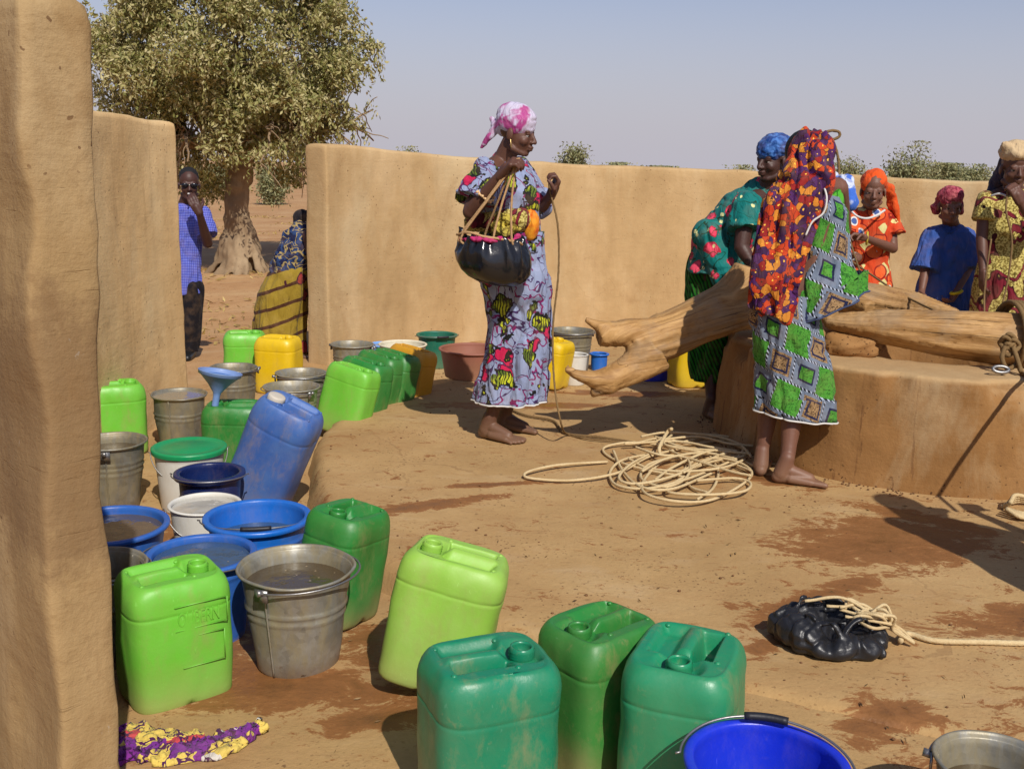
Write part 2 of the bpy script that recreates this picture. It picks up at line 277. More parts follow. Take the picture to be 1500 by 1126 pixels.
def mat_cloth(name, fn, rough=0.85, bmp=0.15, sheen=0.05, uv=False, bigfold=0.55):
    m, nt = new_mat(name); v = coords(nt, 'UV' if uv else 'Object'); o = coords(nt)
    base = fn(nt, v); n = noi(nt, o, 260, 2, 0.6)
    h = n
    nrm = bump(nt, h, bmp, 0.003)
    if bigfold: nrm = bump(nt, noi(nt, mp(nt, o, (1, 1, 0.3)), 15, 4, 0.55, 1.2), bigfold, 0.035, nrm)
    base = mix(nt, ma(nt, 'MULTIPLY', thr(nt, noi(nt, o, 14, 4), 0.45, 0.7), 0.18), base, rgb(150, 118, 84))
    bsdf(nt, col=base, rough=rough, spec=0.2, sheen=sheen, normal=nrm)
    return m

def jit(nt, v, s, a):                                   # warp the coordinates a little
    c = noi(nt, v, s, 3, 0.5, out=1)
    return vm(nt, 'ADD', v, mp(nt, vm(nt, 'SUBTRACT', c, (0.5, 0.5, 0.5)), (a, a, a)))
def cellmask(nt, v, scale, lo, hi, size, warp=0.0):
    """blobs of a voronoi: (inside, outline) for the cells whose random value is in lo..hi"""
    vv = jit(nt, v, scale*1.4, warp/scale) if warp else v
    n = vor(nt, vv, scale, out=None); rnd = nd(nt, 'SeparateColor', {0: n.outputs[1]}, out=0)
    sel = ma(nt, 'MULTIPLY', ma(nt, 'GREATER_THAN', rnd, lo), ma(nt, 'LESS_THAN', rnd, hi))
    ins = ma(nt, 'MULTIPLY', sel, ma(nt, 'LESS_THAN', n.outputs[0], size))
    out = ma(nt, 'MULTIPLY', sel, ma(nt, 'LESS_THAN', n.outputs[0], size*1.22))
    return ins, out, n
def contour(nt, v, s, lvl, wd, d=2, dist=0.6):
    n = noi(nt, v, s, d, 0.5, dist); return ma(nt, 'LESS_THAN', ma(nt, 'ABSOLUTE', ma(nt, 'SUBTRACT', n, lvl)), wd)
def pat_flower(nt, v):                                  # pale blue print with yellow leaves and magenta scrolls
    b = mix(nt, noi(nt, v, 6, 3), rgb(118, 130, 164), rgb(156, 166, 192))
    c = contour(nt, v, 8, 0.52, 0.017); c2 = contour(nt, mp(nt, v, loc=(3, 7, 1)), 10, 0.5, 0.013)
    b = mix(nt, c, b, rgb(120, 24, 88)); b = mix(nt, c2, b, rgb(60, 40, 84))
    i, o, n = cellmask(nt, mp(nt, v, loc=(.5, .2, .9)), 9.5, 0.0, 0.34, 0.34, 0.9)
    b = mix(nt, o, b, rgb(86, 20, 60)); b = mix(nt, i, b, rgb(190, 28, 74))
    i, o, n = cellmask(nt, v, 7.5, 0.0, 0.55, 0.37, 1.5)
    vein = nd(nt, 'TexWave', {'Vector': jit(nt, v, 20, 0.03), 'Scale': 22, 'Distortion': 6, 'Detail': 2}, out=0)
    leaf = mix(nt, ma(nt, 'GREATER_THAN', vein, 0.66), mix(nt, thr(nt, noi(nt, v, 9, 2), 0.46, 0.54), rgb(186, 190, 42), rgb(84, 104, 34)), rgb(28, 34, 14))
    b = mix(nt, o, b, rgb(22, 24, 22)); b = mix(nt, i, b, leaf)
    return b
def pat_patch(nt, v):                                   # grey blue patchwork print, uv in metres
    v = jit(nt, v, 9, 0.012)
    v = mp(nt, v, (8.2, 7.2, 1), rot=(0, 0, 0.35))
    s = nd(nt, 'SeparateXYZ', {0: v}, out=None); x, y = s.outputs[0], s.outputs[1]
    row = ma(nt, 'FLOOR', y); x2 = ma(nt, 'ADD', x, ma(nt, 'MULTIPLY', row, 0.5))
    cx, fx, fy = ma(nt, 'FLOOR', x2), ma(nt, 'FRACT', x2), ma(nt, 'FRACT', y)
    idx = ma(nt, 'MODULO', ma(nt, 'ADD', ma(nt, 'ADD', cx, ma(nt, 'MULTIPLY', row, 1.0)), 300.0), 3.0)
    ax = ma(nt, 'ABSOLUTE', ma(nt, 'SUBTRACT', fx, 0.5)); ay = ma(nt, 'ABSOLUTE', ma(nt, 'SUBTRACT', fy, 0.5)); mx = ma(nt, 'MAXIMUM', ax, ay)
    blue = mix(nt, noi(nt, v, 1.2, 4), rgb(84, 98, 118), rgb(128, 138, 154)); scr = contour(nt, v, 5, 0.5, 0.03, 2, 1.5)
    green = mix(nt, scr, rgb(72, 142, 48), rgb(38, 92, 28)); brown = mix(nt, contour(nt, v, 7, 0.5, 0.09, 2, 2), rgb(62, 44, 30), rgb(156, 126, 88))
    is0, is1 = ma(nt, 'LESS_THAN', idx, 0.5), ma(nt, 'LESS_THAN', ma(nt, 'ABSOLUTE', ma(nt, 'SUBTRACT', idx, 1.0)), 0.5)
    inner = ma(nt, 'LESS_THAN', mx, 0.22); ring = ma(nt, 'LESS_THAN', ma(nt, 'ABSOLUTE', ma(nt, 'SUBTRACT', mx, 0.25)), 0.035)
    c0 = mix(nt, inner, blue, green); c1 = green; c2 = mix(nt, ma(nt, 'LESS_THAN', mx, 0.36), blue, brown)
    b = mix(nt, is0, mix(nt, is1, c2, c1), c0)
    b = mix(nt, ma(nt, 'MULTIPLY', ring, ma(nt, 'SUBTRACT', 1.0, is1)), b, rgb(28, 34, 66))
    edge = ma(nt, 'GREATER_THAN', mx, 0.468); dash = ma(nt, 'GREATER_THAN', ma(nt, 'FRACT', ma(nt, 'MULTIPLY', ma(nt, 'ADD', x, y), 7.0)), 0.42)
    b = mix(nt, edge, b, mix(nt, dash, rgb(176, 186, 204), rgb(20, 22, 30)))
    return b
def pat_scarf(nt, v):                                   # orange, red and purple blossoms
    v = jit(nt, v, 22, 0.05); n = vor(nt, v, 31, out=None); r = nd(nt, 'SeparateColor', {0: n.outputs[1]}, out=0)
    b = ramp(nt, r, [(0.0, rgb(188, 62, 26)), (0.24, rgb(74, 30, 88)), (0.46, rgb(206, 132, 44)), (0.62, rgb(140, 26, 26)), (0.8, rgb(56, 24, 64))], 'CONSTANT')
    e = vor(nt, v, 31, feature='DISTANCE_TO_EDGE'); b = mix(nt, ma(nt, 'LESS_THAN', e, 0.03), b, rgb(52, 14, 26))
    b = mix(nt, ma(nt, 'LESS_THAN', n.outputs[0], 0.13), b, rgb(250, 196, 70))
    return b
def pat_teal(nt, v):
    b = mix(nt, noi(nt, v, 5, 3), rgb(0, 84, 84), rgb(8, 128, 120))
    i, o, n = cellmask(nt, v, 11, 0.0, 0.5, 0.34, 0.8); b = mix(nt, o, b, rgb(176, 30, 60)); b = mix(nt, i, b, rgb(224, 70, 96))
    i, o, n = cellmask(nt, mp(nt, v, loc=(4, 1, 2)), 23, 0.0, 0.35, 0.26, 0.4); b = mix(nt, i, b, rgb(216, 214, 150))
    return mix(nt, contour(nt, v, 9, 0.5, 0.012), b, rgb(6, 60, 40))
def pat_green(nt, v):
    wv = nd(nt, 'TexWave', {'Vector': mp(nt, v, rot=(0.4, 0.3, 0.5)), 'Scale': 16, 'Distortion': 3, 'Detail': 1}, out=0)
    b = mix(nt, thr(nt, wv, 0.55, 0.6), rgb(28, 108, 26), rgb(10, 46, 14)); i, o, n = cellmask(nt, v, 8, 0.0, 0.4, 0.33, 0.8)
    b = mix(nt, o, b, rgb(18, 18, 16)); return mix(nt, ma(nt, 'MULTIPLY', i, thr(nt, noi(nt, v, 60, 2), 0.5, 0.52)), b, rgb(206, 196, 150))
def pat_circles(nt, v):
    b = mix(nt, noi(nt, v, 7, 3), rgb(186, 52, 22), rgb(214, 78, 34))
    n = vor(nt, mp(nt, v, loc=(2, 1, 1)), 9, distance='MANHATTAN'); b = mix(nt, ma(nt, 'LESS_THAN', n, 0.55), b, rgb(214, 204, 136))
    n = vor(nt, v, 8.2, rnd=0.55); b = mix(nt, ma(nt, 'LESS_THAN', n, 0.50), b, rgb(142, 26, 18)); b = mix(nt, ma(nt, 'LESS_THAN', n, 0.44), b, rgb(222, 96, 44))
    b = mix(nt, ma(nt, 'LESS_THAN', n, 0.27), b, rgb(216, 214, 206)); return mix(nt, ma(nt, 'LESS_THAN', n, 0.19), b, rgb(70, 92, 150))
def pat_olive(nt, v):
    b = mix(nt, thr(nt, noi(nt, v, 90, 2), 0.46, 0.54), rgb(122, 104, 44), rgb(198, 182, 104))
    c = contour(nt, v, 5.2, 0.5, 0.026, 1, 0.8); c2 = contour(nt, v, 5.2, 0.5, 0.038, 1, 0.8)
    b = mix(nt, c2, b, rgb(60, 16, 22)); b = mix(nt, c, b, rgb(112, 26, 40)); i, o, n = cellmask(nt, v, 9, 0.0, 0.3, 0.3, 0.3)
    return mix(nt, i, b, rgb(92, 22, 34))
def pat_check(nt, v):
    a = nd(nt, 'TexWave', {'Vector': v, 'Scale': 26}, out=0, bands_direction='Z'); c = nd(nt, 'TexWave', {'Vector': v, 'Scale': 26}, out=0, bands_direction='X')
    b = mix(nt, thr(nt, a, 0.5, 0.7), rgb(62, 72, 176), rgb(128, 138, 214)); return mix(nt, ma(nt, 'MULTIPLY', thr(nt, c, 0.6, 0.7), 0.5), b, rgb(40, 44, 120))
def pat_yellow(nt, v):
    z = nd(nt, 'SeparateXYZ', {0: jit(nt, v, 6, 0.03)}, out=None); zz = ma(nt, 'ADD', z.outputs[2], ma(nt, 'MULTIPLY', z.outputs[0], -0.35))
    st = ma(nt, 'LESS_THAN', ma(nt, 'FRACT', ma(nt, 'MULTIPLY', zz, 7.5)), 0.2)
    b = mix(nt, st, rgb(146, 122, 40), rgb(70, 40, 24)); i, o, n = cellmask(nt, v, 6.5, 0.0, 0.6, 0.33, 0.5)
    b = mix(nt, o, b, rgb(70, 30, 40)); return mix(nt, i, b, rgb(150, 50, 52))
def pat_lozenge(nt, v):
    b = mix(nt, thr(nt, noi(nt, v, 16, 3), 0.5, 0.52), rgb(20, 26, 60), rgb(40, 62, 104)); return mix(nt, contour(nt, v, 14, 0.5, 0.03), b, rgb(160, 140, 90))
def pat_rag(nt, v):
    n = vor(nt, jit(nt, v, 14, 0.08), 17, out=None); r = nd(nt, 'SeparateColor', {0: n.outputs[1]}, out=0)
    b = ramp(nt, r, [(0.0, rgb(112, 44, 132)), (0.26, rgb(212, 186, 92)), (0.6, rgb(190, 70, 76)), (0.74, rgb(120, 44, 130)), (0.9, rgb(206, 200, 190))], 'CONSTANT')
    return mix(nt, contour(nt, v, 22, 0.5, 0.03), b, rgb(70, 24, 76))
def pat_pinkwhite(nt, v):
    return mix(nt, thr(nt, noi(nt, v, 9, 3, 0.55, 0.6), 0.46, 0.55), rgb(196, 188, 208), rgb(168, 66, 130))
def pat_blue(nt, v):
    n = noi(nt, v, 24, 3, 0.6, 1.0); return mix(nt, thr(nt, n, 0.42, 0.62), rgb(14, 58, 124), rgb(70, 118, 186))
def pat_maroon(nt, v):
    n = noi(nt, v, 40, 3, 0.6, 1.0); return mix(nt, thr(nt, n, 0.42, 0.6), rgb(124, 34, 56), rgb(178, 84, 96))
def flat(c, c2=None):
    c2 = c2 or tuple(x*0.75 for x in c); return lambda nt, v: mix(nt, noi(nt, v, 9, 4), c2, c)

# ------------------------------------------------------------------ object helpers
def tag(o, label=None, cat=None, group=None, kind=None):
    if label: o['label'] = label
    if cat: o['category'] = cat
    if group: o['group'] = group
    if kind: o['kind'] = kind
    return o
def empty(name, loc, rot=(0, 0, 0)):
    o = bpy.data.objects.new(name, None); o.empty_display_size = 0.1; COL.objects.link(o); o.location = loc; o.rotation_euler = rot; return o
def mk(name, V, F, mat, parent=None, smooth=True, uv=None, off=None, mats=None, fm=None):
    V = np.asarray(V, dtype=float)
    if off is not None: V = V-np.array(off, dtype=float)
    me = bpy.data.meshes.new(name); me.from_pydata(V.tolist(), [], F); me.update()
    if uv is not None:
        l = me.uv_layers.new(name='UV'); idx = np.empty(len(me.loops), dtype=np.int32); me.loops.foreach_get('vertex_index', idx)
        l.data.foreach_set('uv', np.asarray(uv, dtype=np.float32)[idx].ravel())
    for mm in (mats or [mat]): me.materials.append(mm)
    if fm is not None: me.polygons.foreach_set('material_index', fm)
    if smooth: me.polygons.foreach_set('use_smooth', [True]*len(me.polygons))
    o = bpy.data.objects.new(name, me); COL.objects.link(o)
    if parent is not None: o.parent = parent
    elif off is not None: o.location = off
    return o
class MB:
    """collects shapes for ONE mesh"""
    def __init__(s): s.V = []; s.F = []; s.UV = []; s.n = 0; s.fm = []
    def add(s, V, F, uv=None, T=None, mi=0):
        V = np.asarray(V, dtype=float).reshape(-1, 3)
        if T is not None:
            A = np.array(T.to_3x3() if hasattr(T, 'to_3x3') else T); t = np.array(T.translation) if hasattr(T, 'translation') and len(T) == 4 else 0
            V = V @ A.T + t
        s.V.append(V); s.F += [tuple(i+s.n for i in f) for f in F]; s.fm += [mi]*len(F)
        s.UV.append(np.zeros((len(V), 2)) if uv is None else np.asarray(uv)); s.n += len(V); return s
    def build(s, name, mat, parent=None, **k): return mk(name, np.concatenate(s.V), s.F, mat, parent, uv=np.concatenate(s.UV), fm=(s.fm if k.get('mats') else None), **k)
def gridfaces(nr, nc, closed=True, flip=False):
    F = []
    for i in range(nr-1):
        for j in range(nc if closed else nc-1):
            a, b, c, d = i*nc+j, i*nc+(j+1) % nc, (i+1)*nc+(j+1) % nc, (i+1)*nc+j
            F.append((a, b, c, d) if not flip else (d, c, b, a))
    return F
def loft(rings, cap0=True, cap1=True):
    nr, nc = len(rings), len(rings[0]); V = np.concatenate([np.asarray(r) for r in rings]); F = gridfaces(nr, nc)
    if cap0: V = np.vstack([V, np.mean(rings[0], axis=0)]); c = len(V)-1; F += [(c, (j+1) % nc, j) for j in range(nc)]
    if cap1: V = np.vstack([V, np.mean(rings[-1], axis=0)]); c = len(V)-1; b = (nr-1)*nc; F += [(c, b+j, b+(j+1) % nc) for j in range(nc)]
    uv = np.zeros((len(V), 2)); return V, F
def lathe(prof, n=48, fn=None):
    a = np.linspace(0, 2*pi, n, endpoint=False); rings = []
    for (r, z) in prof:
        rr = np.full(n, r) if fn is None else fn(r, z, a)
        rings.append(np.stack([rr*np.cos(a), rr*np.sin(a), np.full(n, z)], 1))
    return np.concatenate(rings), gridfaces(len(rings), n)
def catmull(P, n=8):
    P = [np.array(p, dtype=float) for p in P]; P = [2*P[0]-P[1]]+P+[2*P[-1]-P[-2]]; out = []
    for i in range(1, len(P)-2):
        for t in np.linspace(0, 1, n, endpoint=False):
            out.append(0.5*((2*P[i])+(-P[i-1]+P[i+1])*t+(2*P[i-1]-5*P[i]+4*P[i+1]-P[i+2])*t*t+(-P[i-1]+3*P[i]-3*P[i+1]+P[i+2])*t**3))
    out.append(P[-2]); return np.array(out)
def tube(P, rad, n=10, rough=0.0, strands=0, pitch=0.04, seed=0, cap=True):
    P = np.asarray(P, dtype=float); N = len(P); rad = np.broadcast_to(np.asarray(rad, dtype=float), (N,)) if not np.isscalar(rad) else np.full(N, rad)
    T = np.gradient(P, axis=0); T /= np.linalg.norm(T, axis=1)[:, None]+1e-12
    u = np.cross(T[0], [0, 0, 1.0]); u = u if np.linalg.norm(u) > 0.05 else np.cross(T[0], [1.0, 0, 0]); u /= np.linalg.norm(u)
    L = np.concatenate([[0], np.cumsum(np.linalg.norm(np.diff(P, axis=0), axis=1))]); a = np.linspace(0, 2*pi, n, endpoint=False); rings = []; uv = []
    rs = np.random.default_rng(seed)
    for i in range(N):
        u = u-T[i]*np.dot(u, T[i]); u /= np.linalg.norm(u)+1e-12; v = np.cross(T[i], u)
        r = np.full(n, rad[i])
        if strands: r = r*(1+0.26*np.abs(np.cos(0.5*strands*(a-L[i]/pitch*2*pi)))-0.13)
        if rough:
            r = r*(1+rough*(np.array([noise.noise(Vector((P[i][0]*3+seed+cos(t)*1.3, P[i][1]*3+sin(t)*1.3, P[i][2]*3+L[i]*1.5))) for t in a])))
        rings.append(P[i]+np.outer(r*np.cos(a), u)+np.outer(r*np.sin(a), v)); uv += [(L[i], t/(2*pi)) for t in a]
    V, F = loft(rings, cap, cap)
    uv = np.array(uv+[(L[0], 0.5), (L[-1], 0.5)][:2 if cap else 0]); return V, F, uv
def resample(P, ds):
    P = np.asarray(P, dtype=float); L = np.concatenate([[0], np.cumsum(np.linalg.norm(np.diff(P, axis=0), axis=1))]); n = max(3, int(L[-1]/ds)+1); s = np.linspace(0, L[-1], n)
    return np.stack([np.interp(s, L, P[:, k]) for k in range(3)], 1)
def rope_into(mb, P, r=0.007, pitch=0.05, ds=0.009, sm=10, T=None, n=9):
    P = resample(catmull(P, sm), ds); V, F, uv = tube(P, r, n, strands=3, pitch=pitch); mb.add(V, F, uv, T)
def ico(c, rad, seg=16, rot=None):
    prof = [(sin(t)*1.0, -cos(t)) for t in np.linspace(0.0, pi, seg//2+1)]; prof[0] = (1e-3, -1); prof[-1] = (1e-3, 1)
    V, F = lathe(prof, seg); n = seg; k = len(prof)
    F += [tuple(range(n-1, -1, -1)), tuple((k-1)*n+j for j in range(n))]
    V = V*np.array(rad)
    if rot is not None: V = V @ np.array(rot).T
    return V+np.array(c), F
def box(c, s, rot=None):
    V = np.array([(x, y, z) for x in (-.5, .5) for y in (-.5, .5) for z in (-.5, .5)])*np.array(s)
    if rot is not None: V = V @ np.array(rot).T
    return V+np.array(c), [(0, 1, 3, 2), (4, 6, 7, 5), (0, 4, 5, 1), (2, 3, 7, 6), (0, 2, 6, 4), (1, 5, 7, 3)]
def nz(x, y, z=0.0, s=1.0): return noise.noise(Vector((x*s, y*s, z*s)))
def fbm(x, y, z=0.0, s=1.0, o=4): return sum(noise.noise(Vector((x*s*2**k+k*7, y*s*2**k, z*s*2**k)))/2**k for k in range(o))
# ================================================================== THE SETTING
M_GROUND = mat_ground('trodden_earth', False); M_PLAT = mat_ground('concrete_apron', True)
M_WALL = mat_mud('mud_plaster', [rgb(148, 122, 82), rgb(162, 135, 94), rgb(176, 151, 110)], 0.3, dark=rgb(136, 106, 72), stain=[(0.86, 0.34)], far_cols=[rgb(200, 163, 112), rgb(210, 175, 124), rgb(216, 186, 138)])
M_WALL2 = mat_mud('mud_plaster_warm', [rgb(170, 140, 98), rgb(183, 152, 108), rgb(197, 168, 126)], 0.14, dark=rgb(146, 110, 72))
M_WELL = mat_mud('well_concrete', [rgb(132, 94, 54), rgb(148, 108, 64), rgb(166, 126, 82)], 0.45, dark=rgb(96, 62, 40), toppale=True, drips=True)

# ground: one sheet out to the horizon
rr = list(np.arange(0.0, 8, 0.11))+list(8*1.07**np.arange(0, 76)); na = 220
V = []
for r in rr:
    for j in range(na):
        a = 2*pi*j/na; x, y = WC.x+r*cos(a), WC.y+r*sin(a)
        z = gz(x, y)+0.006*fbm(x, y, 0, 1.6)+(0.12*fbm(x, y, 3, 0.12, 3)*sstep(12, 30, r))
        if 2.6 < r < 4.3 and z > -0.004: z = -0.004
        V.append((x, y, z))
mk('ground', V, gridfaces(len(rr), na), M_GROUND)['kind'] = 'structure'
# the round apron of the well, a low worn step
rings = []; na = 300
for (dr, z, am) in [(0.10, -0.22, 1), (0.055, -0.12, 1), (0.03, -0.05, 1), (0.012, -0.016, 1), (-0.015, -0.003, 1), (-0.05, 0.0, .6)]+[(-0.1-k*0.1, 0.0, 0) for k in range(31)]:
    ring = []
    for j in range(na):
        a = 2*pi*j/na; wob = 0.05*fbm(cos(a)*2, sin(a)*2, 1, 1.3)+0.018*nz(cos(a)*30, sin(a)*30, z*30)*am
        R = max(0.02, prf(360*j/na)+dr+wob*(1 if dr > -0.3 else max(0, 1+(dr+0.3)/2))); x, y = WC.x+R*cos(a), WC.y+R*sin(a)
        ring.append((x, y, z+0.004*fbm(x, y, 5, 2.2)*(1 if dr < 0 else 0)))
    rings.append(ring)
V, F = loft(rings, False, True); mk('apron', V, F, M_PLAT)['kind'] = 'structure'

def wall(name, a0, a1, rfun, zfun, th, mat, label, batter=0.03):
    """curved mud wall; cross-section with rounded shoulders and rounded ends"""
    n = int(abs(a1-a0)/0.35); rings = []
    prof = [(-.5, -.25), (-.5, .15), (-.5, .4), (-.5, .7), (-.5, .94), (-.497, .982), (-.46, .995), (-.3, 1.0), (0, 1.002), (.3, 1.0), (.46, .995), (.497, .982), (.5, .94), (.5, .7), (.5, .4), (.5, .15), (.5, -.25)]
    fine = []
    for i in range(len(prof)-1):
        k = 7 if abs(prof[i][1]-prof[i+1][1]) > 0.1 else 1
        fine += [(prof[i][0]+(prof[i+1][0]-prof[i][0])*t/k, prof[i][1]+(prof[i+1][1]-prof[i][1])*t/k) for t in range(k)]
    fine.append(prof[-1])
    angs = list(np.linspace(a0, a1, n)); sg = 1 if a1 > a0 else -1
    ends = [0.012, 0.03, 0.06]; st = [(a0+sg*math.degrees(e/4.2), s) for e, s in [(0.0, 0.88), (0.003, 0.94), (0.010, 0.985), (0.022, 1.0)]]
    en = [(a1-sg*math.degrees(e/4.2), s) for e, s in [(0.022, 1.0), (0.010, 0.985), (0.003, 0.94), (0.0, 0.88)]]
    stations = st+[(a, 1.0) for a in angs[1:-1]]+en
    for (ad, s) in stations:
        a = radians(ad); R = rfun(ad); Z = zfun(ad); ring = []
        for (t, h) in fine:
            if ad > 215: a = radians(ad+sstep(215, 229, ad)*(-0.75*(1-h)+0.12))
            x0, y0 = WC.x+R*cos(a), WC.y+R*sin(a)
            tt = t*th*(1+batter*2*(1-h))*s; z = -0.16+(Z+0.16)*(h if h > .9 else h)
            if h > 0.9: z -= (1-s)*0.28
            z += (0.022*fbm(x0, y0, 2, 1.3) if h > .85 else 0)
            d = 0.012*fbm(x0*1.0+cos(a)*tt, y0+sin(a)*tt, z, 1.1)+0.006*fbm(x0+tt, y0, z, 7, 4)
            if ad > 226 and abs(t) > .4: d -= 0.03*max(0, nz(z*5.5, t*3, ad*.3)-.12)+0.008*abs(nz(z*23, t, ad))
            rad = R+th/2+tt+d*(1 if t > 0 else -1 if t < 0 else 0); ring.append((WC.x+rad*cos(a)+0.012*nz(z*2.5, ad*.4, 4)*abs(sin(a)), WC.y+rad*sin(a)+0.012*nz(z*2.5, ad*.4, 9)*0, z))
        rings.append(ring)
    V = np.concatenate([np.array(r) for r in rings]); nc = len(fine); F = gridfaces(len(rings), nc, closed=False)
    V = list(map(tuple, V))
    for e, base in ((0, 0), (1, (len(rings)-1)*nc)):    # end faces as a grid between the two sides
        h = nc//2; K = 6; grid = []
        for i in range(h+1):
            A, B_ = np.array(V[base+i]), np.array(V[base+nc-1-i]); row = [base+i]
            if i < h:
                for k in range(1, K):
                    p = A+(B_-A)*k/K; V.append(tuple(p)); row.append(len(V)-1)
                row.append(base+nc-1-i)
            grid.append(row)
        for i in range(h-1):
            for k in range(K): q = (grid[i][k], grid[i+1][k], grid[i+1][k+1], grid[i][k+1]); F.append(q if e else q[::-1])
        for k in range(K): q = (grid[h-1][k], base+h, grid[h-1][k+1]); F.append(q if e else q[::-1])
    V = np.array(V)
    bs = atz(0, 0, 0)
    c = V.mean(axis=0); c[2] = 0
    o = mk(name, V, F, mat, off=c); me = o.data
    return tag(o, label, 'wall', 'mud walls of the well yard')
lerp = lambda a, b, t: a+(b-a)*t
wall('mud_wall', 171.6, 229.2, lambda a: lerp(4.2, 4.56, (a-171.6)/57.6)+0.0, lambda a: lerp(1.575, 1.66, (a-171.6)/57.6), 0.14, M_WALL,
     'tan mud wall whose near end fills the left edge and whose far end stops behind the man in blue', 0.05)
wall('mud_wall', 148.7, -60, lambda a: 4.2+0.0*a, lambda a: 1.505-0.085*sstep(148, 118, a)-0.05*sstep(118, 60, a), 0.2, M_WALL2,
     'long curved mud wall running behind the women and children from the gap by the tree')

# ------------------------------------------------------------------ the well kerb
def well():
    root = empty('well', WC); tag(root, 'round waist-low concrete well ring carrying the wooden beams', 'well')
    prof = [(1.085, -0.05), (1.085, 0.0), (1.07, 0.13), (1.06, 0.26), (1.05, 0.38), (1.046, 0.46), (1.045, 0.508), (1.038, 0.518), (1.0, 0.521), (0.9, 0.522), (0.75, 0.52), (0.62, 0.515), (0.60, 0.49), (0.60, 0.3), (0.60, 0.0), (0.60, -1.2)]
    fine = []
    for i in range(len(prof)-1):
        L = hypot(prof[i+1][0]-prof[i][0], prof[i+1][1]-prof[i][1]); k = max(1, int(L/0.03)) if i < 13 else 2
        fine += [(lerp(prof[i][0], prof[i+1][0], t/k), lerp(prof[i][1], prof[i+1][1], t/k)) for t in range(k)]
    fine.append(prof[-1]); n = 260; V = []
    for (r, z) in fine:
        for j in range(n):
            a = 2*pi*j/n; x, y = cos(a), sin(a)
            d = 0.012*fbm(x*2, y*2, z*2, 1.5)+0.005*fbm(x*8, y*8, z*8, 1.6)
            chip = max(0, nz(x*5.5, y*5.5, 3.3)-0.08)*sstep(0.42, 0.505, z)*(1 if r > 1.0 else 0)   # broken lip
            V.append(((r+d-chip*0.14)*x, (r+d-chip*0.14)*y, z-chip*0.10+(0.004*fbm(x*3*r, y*3*r, 1, 3) if z > .5 else 0)))
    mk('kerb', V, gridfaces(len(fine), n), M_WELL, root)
    V, F = lathe([(0.62, -1.0), (0.4, -1.0), (0.001, -1.0)], 48); mk('well_water', V, F, mat_water('deep_water', rgb(30, 24, 18)), root)
    return root
well()
# chunk of broken kerb lying on the ring, behind the woman in the patchwork dress
def rock(name, c, r, mat, label, seed, cat='rock', sq=(1, 1, 1), parent=None):
    V, F = ico((0, 0, 0), (1, 1, 1), 40); out = []
    for p in V:
        q = Vector(p)+Vector((seed, seed*2, 0)); f = 1+0.28*noise.noise(q*1.6)+0.12*noise.noise(q*4)+0.05*noise.noise(q*11); out.append(np.array(p)*f*r*np.array(sq))
    o = mk(name, out, F, mat, parent); o.location = c; return tag(o, label, cat)
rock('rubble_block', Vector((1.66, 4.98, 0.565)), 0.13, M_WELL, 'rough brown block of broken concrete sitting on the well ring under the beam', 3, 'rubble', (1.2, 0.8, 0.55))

# ------------------------------------------------------------------ the wooden beams
M_WOOD = mat_wood('worn_wood')
def log(mb, pts, rad, seed, rough=0.14, n=28, ns=10, capr=0.0):
    P = catmull(pts, ns); R = np.interp(np.linspace(0, 1, len(P)), np.linspace(0, 1, len(rad)), rad)
    P2 = resample(P, 0.025); R2 = np.interp(np.linspace(0, 1, len(P2)), np.linspace(0, 1, len(P)), R)
    V, F, uv = tube(P2, R2, n, rough=rough, seed=seed); uv = uv.copy(); uv[:, 1] *= 2*pi*np.mean(rad); 
    mb.add(V, F, uv)
def solid(mbs, voxel, name, mat, parent, sm=2, disp=None, uvf=None, off=(0, 0, 0)):
    """fuse overlapping closed shapes into one continuous surface"""
    me = bpy.data.meshes.new('tmp'); V = np.concatenate(mbs.V); me.from_pydata(V.tolist(), [], mbs.F); me.update()
    ob = bpy.data.objects.new('tmp', me); COL.objects.link(ob)
    md = ob.modifiers.new('r', 'REMESH'); md.mode = 'VOXEL'; md.voxel_size = voxel; md.use_smooth_shade = True
    if sm: s = ob.modifiers.new('s', 'SMOOTH'); s.iterations = sm; s.factor = 0.5
    dg = bpy.context.evaluated_depsgraph_get(); me2 = bpy.data.meshes.new_from_object(ob.evaluated_get(dg))
    bpy.data.objects.remove(ob); bpy.data.meshes.remove(me)
    n = len(me2.vertices); co_ = np.empty(n*3); me2.vertices.foreach_get('co', co_); co_ = co_.reshape(-1, 3)
    if disp is not None:
        no = np.empty(n*3); me2.vertices.foreach_get('normal', no); no = no.reshape(-1, 3); co_ = co_+no*np.array([disp(p, q) for p, q in zip(co_, no)])[:, None]
    if uvf is not None:
        l = me2.uv_layers.new(name='UV'); idx = np.empty(len(me2.loops), dtype=np.int32); me2.loops.foreach_get('vertex_index', idx)
        l.data.foreach_set('uv', np.array([uvf(p) for p in co_], dtype=np.float32)[idx].ravel())
    co_ = co_-np.array(off); me2.vertices.foreach_set('co', co_.ravel()); me2.name = name; me2.materials.clear(); me2.materials.append(mat)
    me2.polygons.foreach_set('use_smooth', [True]*len(me2.polygons)); me2.update()
    o = bpy.data.objects.new(name, me2); COL.objects.link(o); o.parent = parent
    if parent is None: o.location = off
    return o
